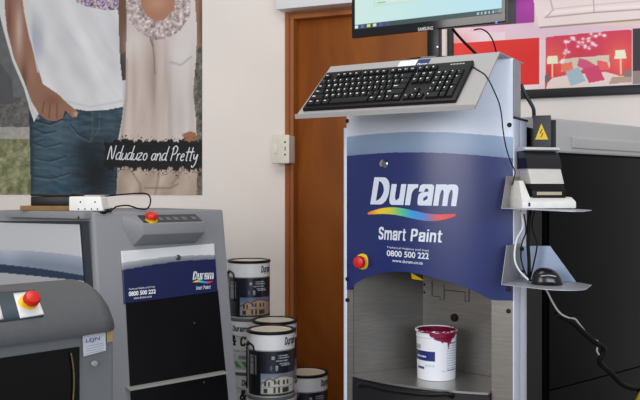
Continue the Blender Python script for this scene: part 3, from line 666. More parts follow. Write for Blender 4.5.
# ------------------------------------------------------------------ keyboard
a0 = (kb[0][0] + kb[1][0]) / 2 + .002; b0 = .022; KWd, KD = .452, (kb[1][1] + kb[2][1]) / 2 - b0
ky = thing('computer_keyboard', 'black full-size keyboard lying on the sloping tray of the dispenser', 'keyboard', TrayF.P(a0 + KWd / 2, b0 + .02, .001))
tbox('keyboard_body', a0, a0 + KWd, b0, b0 + KD, .001, .014, mat('keyboard_black', (10, 10, 12), .5, spec=.3), ky, bevel=.004)
KM = mat('keycap_black', (13, 13, 15), .5, spec=.3); LG = mat('legend_white', (235, 238, 242), .5)
U0 = (KWd - .02) / 22.6; rowh = (KD - .022) / 6.45
rows = [(5.35, [('Esc', 1, 0)] + [('F%d' % (i + 1), 1, [2, 3, 4, 5, 6.5, 7.5, 8.5, 9.5, 11, 12, 13, 14][i]) for i in range(12)] + [('P', 1, 15.3), ('S', 1, 16.3), ('B', 1, 17.3)]),
        (4, [(ch, 1, i) for i, ch in enumerate('`1234567890-=')] + [('<-', 2, 13), ('I', 1, 15.3), ('H', 1, 16.3), ('U', 1, 17.3), ('N', 1, 18.6), ('/', 1, 19.6), ('*', 1, 20.6), ('-', 1, 21.6)]),
        (3, [('Tab', 1.5, 0)] + [(ch, 1, 1.5 + i) for i, ch in enumerate('QWERTYUIOP[]')] + [('\\', 1.5, 13.5), ('D', 1, 15.3), ('E', 1, 16.3), ('D', 1, 17.3), ('7', 1, 18.6), ('8', 1, 19.6), ('9', 1, 20.6)]),
        (2, [('Caps', 1.75, 0)] + [(ch, 1, 1.75 + i) for i, ch in enumerate("ASDFGHJKL;'")] + [('Enter', 2.25, 12.75), ('4', 1, 18.6), ('5', 1, 19.6), ('6', 1, 20.6)]),
        (1, [('Shift', 2.25, 0)] + [(ch, 1, 2.25 + i) for i, ch in enumerate('ZXCVBNM,./')] + [('Shift', 2.75, 12.25), ('^', 1, 16.3), ('1', 1, 18.6), ('2', 1, 19.6), ('3', 1, 20.6)]),
        (0, [('Ctrl', 1.25, 0), ('O', 1.25, 1.25), ('Alt', 1.25, 2.5), ('', 6.25, 3.75), ('Alt', 1.25, 10), ('O', 1.25, 11.25), ('=', 1.25, 12.5), ('Ctrl', 1.25, 13.75), ('<', 1, 15.3), ('v', 1, 16.3), ('>', 1, 17.3), ('0', 2, 18.6), ('.', 1, 20.6)])]
TM = {}
def key(lb, x, y, w, h):
    A, B = a0 + .01 + x * U0, b0 + .009 + y * rowh; w_, h_ = w * U0, h * rowh
    g_ = .0009; i_ = .0022
    lo = [(A + g_, B + g_), (A + w_ - g_, B + g_), (A + w_ - g_, B + h_ - g_), (A + g_, B + h_ - g_)]
    hi = [(A + g_ + i_, B + g_ + i_ * .8), (A + w_ - g_ - i_, B + g_ + i_ * .8), (A + w_ - g_ - i_, B + h_ - g_ - i_ * .4), (A + g_ + i_, B + h_ - g_ - i_ * .4)]
    vs = [TrayF.P(a, b, .0142) for a, b in lo] + [TrayF.P(a, b, .0205) for a, b in hi]
    fs = [(3, 2, 1, 0), (4, 5, 6, 7)] + [(i, (i + 1) % 4, 4 + (i + 1) % 4, 4 + i) for i in range(4)]; mi = [0] * 6
    if lb:
        if lb not in TM: TM[lb] = text_mesh(lb, .05, 0, 1)
        tv, tf = TM[lb]; x0 = min(v.x for v in tv); y0 = min(v.y for v in tv); x1 = max(v.x for v in tv); y1 = max(v.y for v in tv)
        sc_ = .0075 if len(lb) == 1 else .0056; o_ = len(vs)
        vs += [TrayF.P(A + .0042 + (v.x - x0) * sc_, B + h_ - .0112 + v.y * sc_ , .0207) for v in tv]
        fs += [tuple(k + o_ for k in f) for f in tf]; mi += [1] * len(tf)
    mesh('key', vs, fs, [KM, LG], ky, mi=mi, origin=TrayF.P(A + w_ / 2, B + h_ / 2, .0142))
for y, ks in rows:
    for lb, w, x in ks: key(lb, x, y, w, .85 if y > 5 else 1)
key('+', 21.6, 2, 1, 2); key('E', 21.6, 0, 1, 2)
for k in range(5): tbox('maker_mark', a0 + KWd - .062 + k * .0085, a0 + KWd - .056 + k * .0085, b0 + KD - .016, b0 + KD - .0115, .0138, .0143, mat('grey_ink', (150, 150, 152)), ky)
e = TrayF.P(a0 + KWd, b0 + KD - .02, .006)
def trp(px, py, h=.003): a, b = TrayF.ab(px, py); return TrayF.P(a, b, h)
tube('cable', [e, trp(479, 71.5), trp(485, 75.5), trp(490, 83), at(494, 91, 2.09), at(499, 103, 2.12), at(501.5, 115, 2.16), at(503, 130, 2.2), at(506, 147, 2.225), at(511, 163, 2.23), at(515, 172, 2.24), at(512, 185, 2.24)], .0017, M_RUB, ky, n=6)

# ------------------------------------------------------------------ label printer and mouse
PR = Frame(at(546.5, 208, 2.21).x, 2.21, -14); zs = 1.158 - .03 * .12 + .0015
pr = thing('label_printer', 'small label printer with a silver cover and black lid on a white base', 'printer', PR.P(0, -.03, zs))
pw = .054
def pz(py): return EYE + (HY - py) / F * 2.2
sheet_tz('printer_base', PR, [(.022, zs), (.022, zs + .018), (.0, zs + .03), (-.085, zs + .034), (-.085, zs)], -.083, .077, mat('printer_white', (228, 226, 220), .4), pr, bevel=.004)
prism('base_wing', [PR.P(-.083, .02, zs + .02), PR.P(-.055, .02, zs + .02), PR.P(-.055, -.08, zs + .02), PR.P(-.083, -.08, zs + .02)],
      [PR.P(-.071, -.02, zs + .075), PR.P(-.058, -.02, zs + .075), PR.P(-.058, -.07, zs + .075), PR.P(-.071, -.07, zs + .075)], MATS['printer_white'], pr, bevel=.002)
sheet_tz('paper_slot', PR, [(.004, zs + .026), (.004, zs + .048), (-.01, zs + .066), (-.07, zs + .066), (-.07, zs + .026)], -.044, .056, M_BLACK, pr, bevel=.003)
box('slot_gap', PR, -.031, .043, -.02, .0048, zs + .036, zs + .0445, mat('paper_beige', (176, 164, 140), .6), pr)
box('printer_foot', PR, -.078, .073, -.08, .015, zs - .0006, zs + .001, M_RUB, pr)
sheet_tz('silver_cover', PR, [(-.0075, zs + .066), (-.026, zs + .108), (-.07, zs + .112), (-.07, zs + .066)], -.042, .058, mat('bright_silver', (236, 233, 226), .2, metal=.5), pr, bevel=.002)
arc = [(-.024 - .004 * math.sin(k) - .03 * (1 - math.cos(k)), zs + .108 + .048 * math.sin(k)) for k in np.linspace(0, math.pi / 2, 7)]
sheet_tz('lid_window', PR, arc + [(-.085, zs + .156), (-.085, zs + .108)], -.044, .060, mat('smoked_window', (22, 22, 24), .08, coat=.5), pr)
sheet_tz('lid_highlight', PR, [(-.046, zs + .157), (-.036, zs + .160), (-.039, zs + .167), (-.07, zs + .168), (-.09, zs + .156)], -.045, .062, mat('lid_highlight_silver', (215, 215, 218), .3, metal=.3), pr, bevel=.002)  # silver strip stands in for the highlight on the rounded black lid
box('side_button', PR, -.066, -.06, .0212, .0226, zs + .006, zs + .016, M_NAVY, pr)

ms = .955 - .02 * .09
mc = at(547, 281.5, 2.19); mc.z = ms + .0012
mu = thing('computer_mouse', 'black computer mouse resting on the lower bracket shelf', 'mouse', mc)
vs, fs = [], []; n = 24; rings = 9; MX = Vector((math.cos(.15), -math.sin(.15), 0)); MY = Vector((math.sin(.15), math.cos(.15), 0))
for j in range(rings + 1):
    a = math.pi / 2 * j / rings
    for i in range(n):
        b = 2 * math.pi * i / n; ex = abs(math.cos(b)) ** .75 * math.copysign(1, math.cos(b)); ey = math.sin(b)
        vs.append(mc + MX * (.041 * ex * math.cos(a) ** .8) + MY * (.029 * ey * math.cos(a) ** .8 + .0) + Vector((0, 0, .043 * math.sin(a) * (1 - .2 * ex * math.cos(a)))))
fs = [(j * n + i, j * n + (i + 1) % n, (j + 1) * n + (i + 1) % n, (j + 1) * n + i) for j in range(rings) for i in range(n)] + [tuple(range(n))[::-1]]
mesh('mouse_body', vs, fs, mat('mouse_black', (20, 20, 22), .22), mu, smooth=True)
lathe('base_rim', mc + Vector((0, 0, 0)), (0, 0, 1), [(.03, 0), (.034, .004), (.03, .008)], M_BLACK, mu, n=24)
tube('side_highlight', [mc + MX * -.02 + MY * -.0285 + Vector((0, 0, .023)), mc + MY * -.031 + Vector((0, 0, .026)), mc + MX * .02 + MY * -.0285 + Vector((0, 0, .023))], .0022, mat('mouse_highlight_silver', (150, 150, 156), .3, metal=.5), mu)  # highlight along the black mouse, modelled as a thin silver tube
tube('cable', [mc + MX * -.04 + Vector((0, 0, .008)), at(529, 279, 2.2), at(524, 270, 2.22), at(521, 257, 2.24), at(522, 243, 2.245), at(526, 231, 2.245), at(524, 214, 2.245)], .002, M_RUB, mu, n=6)

# ------------------------------------------------------------------ loose cables at the post
def cable(name, pts, r, m, label):
    o = tube(name, pts, r, m, None, n=8, origin=pts[-1]); tag(o, label, 'cable'); return o
cable('power_cable', [at(531, 207, 2.26), at(529, 222, 2.25), at(528, 240, 2.25), at(529, 262, 2.25), at(529, 280.5, 2.25)], .0048, M_RUB, 'thick black cable running down the silver post between the two bracket shelves')
cable('data_cable', [at(536, 205, 2.26), at(532, 226, 2.26), at(537, 244, 2.262), at(534, 262, 2.262), at(530, 279, 2.24)], .0022, M_RUB, 'thin black cable waving behind the thick cable above the mouse')
cable('white_cable', [at(521, 212, 2.235), at(523, 226, 2.23), at(516.5, 240, 2.225), at(514.5, 258, 2.22), at(519, 270, 2.215), at(528.5, 280, 2.2)], .0028, M_WHITE, 'white cable curving in front of the silver post above the lower shelf')
cable('monitor_cable', [at(449, 24, 2.46), at(455, 32, 2.46), at(463, 41, 2.47), at(472, 50, 2.48), at(480, 58, 2.49)], .0042, M_RUB, 'thick black lead slanting down behind the monitor stand')
cable('monitor_plug_cable', [at(474, 30, 2.44), at(481, 29, 2.43), at(488, 33, 2.42), at(493, 41, 2.42), at(496, 51, 2.44), at(497, 57, 2.46)], .0021, M_RUB, 'thin black lead hanging from under the right side of the monitor')
cable('side_cable', [at(521, 84, 2.43), at(525, 94, 2.43), at(530, 102, 2.43), at(533.5, 109, 2.43), at(534, 118, 2.44)], .0055, mat('grey_black_cable', (48, 48, 54), .5), 'dark grey cable curving down beside the silver flange to the small grey box')
hb = [at(543, 290, 2.26), at(548, 293, 2.28), at(553, 303, 2.3), at(560, 313, 2.32), at(569, 318, 2.34)]
cable('white_lead', [at(543, 284, 2.262)] + hb[1:] + [at(575, 319, 2.36), at(580, 325, 2.37), at(590, 337, 2.39), at(598, 342, 2.41), at(597, 351, 2.42), at(602, 358, 2.43)], .0026, mat('grey_white_cable', (190, 186, 178), .5), 'off-white lead hanging below the lower shelf in front of the dark cabinet')
cable('hanging_cable', [at(556, 314, 2.33), at(572, 322, 2.35), at(584, 333, 2.375), at(596, 343, 2.4), at(604, 349, 2.42), at(600, 362, 2.43), at(612, 374, 2.45), at(622, 384, 2.47), at(632, 388, 2.5), at(640, 391, 2.52), at(655, 420, 2.5)], .0085, M_RUB, 'thick black cable loops hanging low across the front of the dark cabinet')

# ------------------------------------------------------------------ dripping pail in the bay
pc = D.P(.262, -.085, FZ + .0005)
pl = thing('paint_pail', 'open white paint pail with maroon paint dripping over its rim', 'paint pail', pc)
toC = (Vector((0, 0, 0)) - Vector((pc.x, pc.y, 0))).normalized()
R0, R1, PH = .0575, .0605, .145
def pail_ink(X, Y, U, V):
    c = np.zeros((len(U), 3)) + (232, 234, 240); h = V * PH
    a = U                                                     # angle: 0 towards the viewer, + to the right
    m = (a > -1.5) & (a < -.06) & (V > .40) & (V < .60); c[m] = (34, 46, 110)
    m = (a > -1.4) & (a < -.9) & (V > .63) & (V < .72); c[m] = (160, 168, 176)
    m = (a > -1.3) & (a < -.55) & (V > .47) & (V < .50) & ((U * 40).astype(int) % 3 > 0); c[m] = (220, 225, 235)
    m = (a > -1.2) & (a < -.65) & (V > .22) & (V < .27); c[m] = (60, 74, 130)
    m = (a > -.6) & (a < -.1) & (V > .28) & (V < .32) & ((U * 45).astype(int) % 3 > 0); c[m] = (196, 202, 214)
    m = (a > .55) & (a < 1.35) & (V > .2) & (V < .76) & ((V * 60).astype(int) % 3 == 0); c[m] = (176, 184, 200)
    m = (a > .6) & (a < 1.4) & (((V > .205) & (V < .222)) | ((V > .76) & (V < .775))); c[m] = (60, 70, 120)
    m = (a > .28) & (a < .5) & (V > .16) & (V < .22) & ((V * 90).astype(int) % 2 == 0); c[m] = (190, 196, 208)
    # maroon run
    edge = .93 - .13 * np.exp(-((a - .45) / .6) ** 4) + .012 * np.sin(a * 9)
    drip = np.maximum.reduce([.16 * np.exp(-((a - x) / .05) ** 2) * k for x, k in ((.66, 1.0), (.8, .5), (.3, .2))])
    m = (V > edge - drip) & (a > -.35) & (a < 1.5); c[m] = (128, 14, 56)
    return c
PX = Vector((-toC.y, toC.x, 0))                               # to the viewer's right
if PX.x < 0: PX = -PX
def pail_pt(u, v): r = R0 + (R1 - R0) * v; return pc + toC * (r * math.cos(u)) + PX * (r * math.sin(u)) + Vector((0, 0, PH * v + .0005))
print_sheet('pail_body', pail_pt, (-math.pi, math.pi), (0, 1), 220, 120, pail_ink, print_mat('glossy_label', .3, .5), pl)
lathe('pail_base', pc, (0, 0, 1), [(R0 - .001, .0), (R0, .002), (R0 * .5, .003)], M_WHITE, pl)
def rim_pt(u, v):
    a = 2 * math.pi * v; r = R1 + .0012 + .003 * math.cos(a); return pc + toC * (r * math.cos(u)) + PX * (r * math.sin(u)) + Vector((0, 0, PH + .004 * math.sin(a)))
def rim_ink(X, Y, U, V):
    c = np.zeros((len(U), 3)) + (228, 230, 236); c[(U > -1.0) & (U < 2.4)] = (128, 14, 56); m = vnoise(U * 9, V * 4, 1, 3) > .72; c[m] = (228, 215, 225); return c
print_sheet('pail_rim', rim_pt, (-math.pi, math.pi), (0, 1), 120, 10, rim_ink, print_mat('glossy_label'), pl)
def band_pt(u, v):
    a = 2 * math.pi * v; r = R1 - .001 + .0022 * math.cos(a); return pc + toC * (r * math.cos(u)) + PX * (r * math.sin(u)) + Vector((0, 0, PH - .017 + .0022 * math.sin(a)))
print_sheet('pail_band', band_pt, (-math.pi, math.pi), (0, 1), 100, 8, lambda X, Y, U, V: np.where(((U > -.1) & (U < 1.05))[:, None], np.array([118, 14, 52.]), np.array([226, 228, 234.])), print_mat('glossy_label'), pl)
def in_pt(u, v): return pc + toC * ((R1 - .002) * math.cos(u)) + PX * ((R1 - .002) * math.sin(u)) + Vector((0, 0, PH - .04 + .04 * v))
mp_ = mat('wet_maroon_paint', (112, 12, 50), .18)
lathe('wet_paint', pc, (0, 0, 1), [(R1 - .002, PH + .001), (R1 - .003, PH - .03), (R1 * .5, PH - .031), (.001, PH - .031)], mp_, pl, cap=False)
lathe('inner_wall', pc, (0, 0, 1), [(R1 - .0012, PH), (R0, .004)], M_WHITE, pl, cap=False)

# ------------------------------------------------------------------ paint cans stacked by the door
CH, CR = .2235, .089
def can_ink(house, sky):
    def ink(X, Y, U, V):
        a = np.sin(U); front = np.cos(U) > -.2
        c = np.zeros((len(U), 3)) + (226, 226, 227)
        m = (V < .735); c[m] = (26, 29, 40)
        m = (V > .725) & (V < .745); c[m] = (150, 152, 158)
        pic = (V > .03) & (V < .37) & (a > -.42) & front
        g = np.clip((V - .15) / .22, 0, 1)[:, None]; c[pic] = (np.array(sky) * (1 - g * .25))[pic]
        ww = pic & (((V < .27) & (a > -.35) & (a < .35)) | ((V < .31) & (a > .05) & (a < .92))); c[ww] = house
        hd = np.array(house) * .62
        m = pic & (np.abs(V - (.30 - .10 * np.abs((a + .05) / .4))) < .018) & (a < .35); c[m] = hd
        m = pic & (np.abs(V - (.345 - .07 * np.abs((a - .5) / .45))) < .018) & (a > .05); c[m] = hd
        for x0, x1, v0, v1 in ((-.28, -.2, .17, .24), (-.12, -.05, .17, .24), (.1, .2, .06, .15), (.28, .38, .06, .15), (.48, .56, .19, .26), (.64, .72, .19, .26), (.46, .74, .06, .14), (-.3, -.14, .06, .13), (.12, .2, .2, .27), (.28, .36, .2, .27)):
            m = pic & (a > x0) & (a < x1) & (V > v0) & (V < v1); c[m] = (58, 50, 48)
        m = pic & (V < .055); c[m] = (86, 92, 60)
        m = pic & (V < .16) & (V > .15) & (a < .9); c[m] = hd
        for x, y, r, col in ((.0, .46, .05, (70, 90, 136)), (.24, .46, .05, (190, 194, 204)), (.24, .46, .03, (60, 70, 96))):
            m = (((a - x) ** 2 + ((V - y) * 1.25) ** 2) < r * r) & front; c[m] = col
        for k, (v, x0, x1) in enumerate(((.62, .3, .75), (.655, .3, .7), (.57, .2, .7), (.53, .35, .75), (.64, -.02, .14), (.61, -.02, .14), (.5, .4, .8))):
            m = front & (np.abs(V - v) < .009) & (a > x0) & (a < x1) & ((a * 60).astype(int) % 4 > 0); c[m] = (178, 182, 192)
        m = front & (a < -.45) & (a > -.93) & (V < .68) & (V > .02); c[m] = (18, 20, 26)
        m = front & (a < -.6) & (a > -.86) & (V > .34) & (V < .66); c[m] = (126, 128, 134)
        m = m & ((V * 40).astype(int) % 3 == 0) & (V > .5); c[m] = (84, 86, 92)
        m = front & (a < -.93) & (V < .735); c[m] = (190, 192, 194)
        return c
    return ink
def tub_ink(X, Y, U, V):
    a = np.sin(U); front = np.cos(U) > -.2
    c = np.zeros((len(U), 3)) + (214, 214, 213)
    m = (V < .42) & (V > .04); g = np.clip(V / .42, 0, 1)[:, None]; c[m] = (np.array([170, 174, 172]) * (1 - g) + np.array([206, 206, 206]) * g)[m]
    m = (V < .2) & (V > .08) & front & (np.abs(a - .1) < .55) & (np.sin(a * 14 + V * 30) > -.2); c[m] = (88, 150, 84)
    m = front & (a > -.1) & (a < .5) & (V < .32) & (V > .24); c[m] = (130, 134, 138)
    return c
protoL = Vector((0, 0, 0))
def make_can(kind, house=(168, 142, 118), sky=(120, 140, 184)):
    CH = .2235 if kind == 'tub' else .2405
    r = bpy.data.objects.new('paint_can', None); r.empty_display_size = .05; COL.objects.link(r)
    def pt(u, v): return Vector((CR * math.sin(u), -CR * math.cos(u), .004 + (CH - .014) * v))
    # the drawing's own angle and height drive the ink here
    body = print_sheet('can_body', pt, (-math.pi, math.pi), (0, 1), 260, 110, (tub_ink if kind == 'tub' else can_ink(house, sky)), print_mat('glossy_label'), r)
    lathe('can_base', (0, 0, 0), (0, 0, 1), [(CR - .003, .001), (CR + .001, .001), (CR + .001, .006), (CR - .001, .007)], M_SILV if kind != 'tub' else M_WHITE, r, n=48)
    dark = M_BLACK if kind != 'tub' else M_WHITE
    lathe('lid_ring', (0, 0, 0), (0, 0, 1), [(CR, CH - .012), (CR + .003, CH - .01), (CR + .0035, CH - .003), (CR + .001, CH - .0005), (CR - .008, CH - .0005), (CR - .011, CH - .004)], dark, r, n=48, cap=False)
    lathe('lid', (0, 0, 0), (0, 0, 1), [(CR - .009, CH - .003), (CR - .012, CH - .006), (CR - .03, CH - .006), (.001, CH - .006)], mat('lid_metal', (214, 210, 190), .4, metal=.1) if kind != 'tub' else M_WHITE, r, n=48, cap=False)
    # wire handle folded down with its ears
    ang = -1.22
    for s in (-1, 1):
        a = ang if s < 0 else ang + math.pi
        ax = Vector((math.sin(a), -math.cos(a), 0)); lathe('handle_ear', ax * (CR - .001) + Vector((0, 0, CH * .80)), ax, [(.009, 0), (.009, .003), (.004, .005)], dark, r, n=14)
    hp = []
    for k in range(17):
        q = k / 16; a = ang + math.pi * q; rr = CR + .0065
        hp.append(Vector((math.sin(a) * rr, -math.cos(a) * rr, CH * .8 - .03 * math.sin(math.pi * q))))
    def T(b_, u0, u1, v0, v1, bold, m=M_BTXT, sh_=.25):
        (heavy if b_ in ('Duram', '& Co') else place_text)('lettering', b_, lambda a, b: (lambda u: Vector(((CR + .0008) * math.sin(u), -(CR + .0008) * math.cos(u), CH * (v0 + (v1 - v0) * b))))(u0 + (u1 - u0) * a), m, r, **({} if b_ in ('Duram', '& Co') else dict(bold=bold, shear=sh_)))
    if kind == 'tub':
        tube('handle', hp, .0016, mat('wire_grey', (150, 150, 150), .4, metal=.6), r, n=5, smooth=0)
        T('Duram', -.45, .35, .76, .87, .05); T('& Co', -.55, .6, .49, .68, .06, sh_=0)
        T('Tough Coat', -.4, .35, .38, .42, 0, M_BTXT, 0)
        r.children[-1].data.materials[0] = M_DGREY
    else:
        hh = [Vector((math.sin(ang + .9 * q) * (CR + .004 + .02 * 0), -math.cos(ang + .9 * q) * (CR + .004), CH * (.80 - .1 * math.sin(math.pi * q)))) for q in (0, .2, .4, .6, .8, 1)]
        lug = [Vector((math.sin(a) * (CR + .004), -math.cos(a) * (CR + .004), CH * v)) for a, v in ((-1.28, .1), (-1.28, .72), (-1.18, .80), (-.9, .80), (-.74, .72), (-.7, .3))]
        tube('handle', lug, .0034, M_BLACK, r, n=6, smooth=2)
        T('Duram', .6, 1.3, .79, .91, .05)
        ye = print_sheet('yellow_swoosh', lambda u, v: Vector(((CR + .001) * math.sin(.75 + .5 * u), -(CR + .001) * math.cos(.75 + .5 * u), CH * (.765 + .012 * v + .008 * math.sin(u * 5)))), (0, 1), (0, 1), 12, 3, lambda X, Y, U, V: np.zeros((len(U), 3)) + (214, 190, 60), print_mat('glossy_label'), r)
    return r
# print_sheet projects through the lens only for drawings that ask for it; keep prototypes in front to avoid a zero depth
_ps = print_sheet
pA = make_can('can'); pB = make_can('can', (190, 186, 176), (150, 162, 184)); pT = make_can('tub')
def put(proto, first, px, y, level, label, rot=0., name='paint_can', group='paint cans stacked by the door'):
    o = proto if first else copy_tree(proto)
    o.name = name; x = (px - CX) / F * y
    o.location = (x, y, level * (CH + .0005) if level != 1 or proto is not pA else .2035); o.rotation_euler = (0, 0, math.atan2(-x, y) + rot)
    tag(o, label, 'paint can' if name == 'paint_can' else 'paint tub', group); return o
put(pA, True, 249, 3.5, 3, 'dark-labelled paint can with a tan house picture, highest of the stack by the door')
put(pB, True, 271, 3.08, 2, 'dark-labelled paint can with a pale house picture, in front atop a white tub')
put(pA, False, 274.5, 3.3, 2, 'paint can mostly hidden behind the pale-house can, only its dark lid ring showing')
put(pA, False, 306.5, 3.46, 1, 'low paint can nearest the brown door, beside the front stack', .12)
G2 = 'white paint tubs under the cans'
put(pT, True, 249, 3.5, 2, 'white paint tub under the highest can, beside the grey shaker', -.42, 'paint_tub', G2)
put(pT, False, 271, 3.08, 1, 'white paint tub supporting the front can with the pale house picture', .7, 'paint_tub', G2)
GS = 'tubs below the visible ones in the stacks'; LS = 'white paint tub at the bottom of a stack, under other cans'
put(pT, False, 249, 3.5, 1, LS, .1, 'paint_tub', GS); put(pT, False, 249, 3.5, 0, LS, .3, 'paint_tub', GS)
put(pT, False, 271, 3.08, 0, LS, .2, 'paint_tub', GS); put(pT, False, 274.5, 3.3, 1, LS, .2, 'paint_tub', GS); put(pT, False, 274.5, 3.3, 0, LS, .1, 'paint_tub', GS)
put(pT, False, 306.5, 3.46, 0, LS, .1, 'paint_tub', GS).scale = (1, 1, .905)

# ------------------------------------------------------------------ tall grey shaker (left, behind)
B = Frame(-.634, 2.6, -41.3)
LEAN = .14
bt = lambda s, z: -LEAN * (z - .7)
BZ = 1.137; C0, C1 = -.062, .436
def Bp(s, z, t=0.): return B.P(s, bt(s, z) + t, z)
LD = Vector((-.866, .5, 0))
bs_ = thing('paint_shaker', 'tall grey paint shaking machine with a dark window and navy header sign', 'paint machine', B.P(.1, -.25, 0))
def ring(z):
    c0 = Bp(C0, z); c1 = Bp(C1, z); l = c0 + LD * .46; return [c0, c1, c1 - B.N * .42, l + Vector((.15, .48, 0)), l]
# body with window opening: built as jambs around the opening
wl, wr = B.hit(128, 350, bt)[0], B.hit(220, 350, bt)[0]
prism('cabinet_body', ring(0), ring(BZ), M_GREY, bs_, bevel=.008, seg=3)
def bplate(n, q, off0, off1, m, par, **k):
    a = [B.H(x, y, bt, off0) for x, y in q]; b = [B.H(x, y, bt, off1) for x, y in q]; return prism(n, a, b, m, par, **k)
# dark window with ledge
bplate('tinted_window', [(125, 293), (217.5, 290), (231, 430), (133, 450)], .0005, .003, M_DARK, bs_)
q0 = [B.hit(125.5, 388, bt), B.hit(223, 371.5, bt)]
zl = (q0[0][2] + q0[1][2]) / 2
prism('ledge', [Bp(q0[0][0], zl - .004, .0), Bp(q0[1][0], zl - .004, .0), Bp(q0[1][0], zl - .004, .028), Bp(q0[0][0], zl - .004, .028)],
      [Bp(q0[0][0], zl + .004, .0), Bp(q0[1][0], zl + .004, .0), Bp(q0[1][0], zl + .002, .028), Bp(q0[0][0], zl + .002, .028)], mat('ledge_grey', (150, 150, 144), .5), bs_, bevel=.001)
disc('window_knob', B, 203, 382, lambda s, z: bt(s, z) + .003, .004, .006, mat('chrome', (190, 194, 200)), bs_, seg=12)
disc('window_knob', B, 194, 323, lambda s, z: bt(s, z) + .003, .003, .004, mat('chrome', (190, 194, 200)), bs_, seg=12)
# header sign
SG = [(120.5, 251), (213.5, 243.5), (216.5, 291.5), (123.5, 303.5)]
off = .006
def sg_pt(u, v):
    x = (SG[3][0] * (1 - u) + SG[2][0] * u) * (1 - v) + (SG[0][0] * (1 - u) + SG[1][0] * u) * v
    y = (SG[3][1] * (1 - u) + SG[2][1] * u) * (1 - v) + (SG[0][1] * (1 - u) + SG[1][1] * u) * v
    return B.H(x, y, bt, off)
def sg_ink(X, Y, U, V):
    c = np.zeros((len(U), 3)) + (24, 32, 76)
    e = .72 + .06 * np.sin(U * math.pi * .8) - .03; m = V > e - .05
    g = np.clip((V - e + .05) / .15, 0, 1)[:, None]; c[m] = (np.array([110, 114, 122]) * (1 - g) + np.array([178, 180, 186]) * g)[m]
    m = V > e + .09 - .05 * U; c[m] = (214, 215, 217)
    return c
sg = print_sheet('header_sign', sg_pt, (0, 1), (0, 1), 100, 80, sg_ink, print_mat('sign_laminate', .35, .4), bs_)
sol = sg.modifiers.new('thickness', 'SOLIDIFY'); sol.thickness = .005; sol.offset = -1 if (sg.data.polygons[0].normal.dot(B.N) > 0) else 1
disc('sign_lock', B, 178, 257.5, lambda s, z: bt(s, z) + off, .0095, .004, mat('dull_metal', (110, 112, 116), .3, metal=.8), sg)
def bq(*q): return quad(B, *q, g=lambda s, z: bt(s, z) + off, off=.0012)
heavy('lettering', 'Duram', bq((192.8, 271.4), (214, 270.4), (213.8, 278.9), (192.5, 280)), M_WTXT, sg, .23, .13, .15, .08)
swoosh('swoosh', B, lambda s, z: bt(s, z) + off, 192.5, 212.5, 282.2, .8, 2.2, sg, .0012, tilt=-.8)
heavy('lettering', 'Smart', bq((195.8, 286), (202, 285.6), (202, 289.3), (195.8, 289.8)), M_WTXT, sg, .18, .12, .1, .12)
heavy('lettering', 'Paint', bq((203.3, 285.5), (210.5, 285), (210.3, 288.6), (203.3, 289.2)), M_WTXT, sg, .18, .12, .1, .12)
place_text('lettering', 'Technical Helpline (toll free)', bq((128.5, 288.3), (154.5, 285.6), (154.6, 287.8), (128.6, 290.7)), M_WTXT, sg)
place_text('lettering', '0800 500 222', bq((128.5, 291.6), (155.5, 289), (155.6, 293.3), (128.6, 296.3)), M_WTXT, sg, bold=.03)
place_text('lettering', 'www.duram.co.za', bq((133.5, 297), (151.5, 295), (151.5, 297.2), (133.6, 299.3)), M_WTXT, sg)
# control console with an undercut
def console():
    L_ = [(113, 214), (144, 222), (144, 233.5), (137.5, 246)]
    R_ = [(205, 214), (206, 220.5), (206, 231.5), (199, 243.5)]
    o_ = [.0, .05, .05, .001]
    sL_, sR_ = B.hit(146, 228, bt)[0], B.hit(208, 226, bt)[0]; sL_ -= .040; sR_ -= .046
    z_top = BZ - .012; z1_ = 1.096; z2_ = 1.061; z3_ = 1.022
    v = [Bp(sL_ - .045, z_top, 0), Bp(sR_ + .0, z_top, 0), Bp(sL_, z1_, .055), Bp(sR_, z1_, .055), Bp(sL_, z2_, .05), Bp(sR_, z2_, .05), Bp(sL_ - .012, z3_, .0), Bp(sR_ - .012, z3_, .0), Bp(sL_ - .045, z1_ - .01, 0)]
    f = [(0, 2, 3, 1), (2, 4, 5, 3), (4, 6, 7, 5), (0, 8, 2), (8, 6, 4, 2), (1, 3, 5, 7), (0, 1, 7, 6, 8)]
    cs = mesh('control_console', v, f, M_GREY, bs_, bevel=.003)
    # overlay on its sloping top
    def cp(a, b, h=.0015):
        p = v[2].lerp(v[3], a); q = Bp(sL_, z_top, 0).lerp(v[1], a); n_ = (v[3] - v[2]).cross(q - p).normalized(); n_ = n_ if n_.z > 0 else -n_
        return p.lerp(q, b) + n_ * h
    prism('overlay', [cp(a, b, .0004) for a, b in ((.03, .12), (.97, .12), (.97, .9), (.03, .9))], [cp(a, b, .0016) for a, b in ((.03, .12), (.97, .12), (.97, .9), (.03, .9))], mat('overlay_charcoal', (44, 46, 50), .4), cs)
    for k, a in enumerate((.3, .42, .54, .68, .84)):
        prism('touch_key', [cp(x, y, .0014) for x, y in ((a, .3), (a + .07, .3), (a + .07, .62), (a, .62))], [cp(x, y, .0026) for x, y in ((a, .3), (a + .07, .3), (a + .07, .62), (a, .62))], mat('overlay_grey', (92, 96, 100), .4), cs)
    c_ = cp(.17, .35, .0); A_ = Vector((.2, -.3, 1)).normalized()
    b = lathe('stop_button_collar', c_, A_, [(.021, -.002), (.021, .003), (.017, .004), (.012, .004), (.012, .010)], M_YEL, cs, n=28)
    lathe('stop_button_cap', c_, A_, [(.010, .004), (.020, .010), (.0205, .020), (.017, .026), (.008, .028)], M_RED, b, n=28)
console()
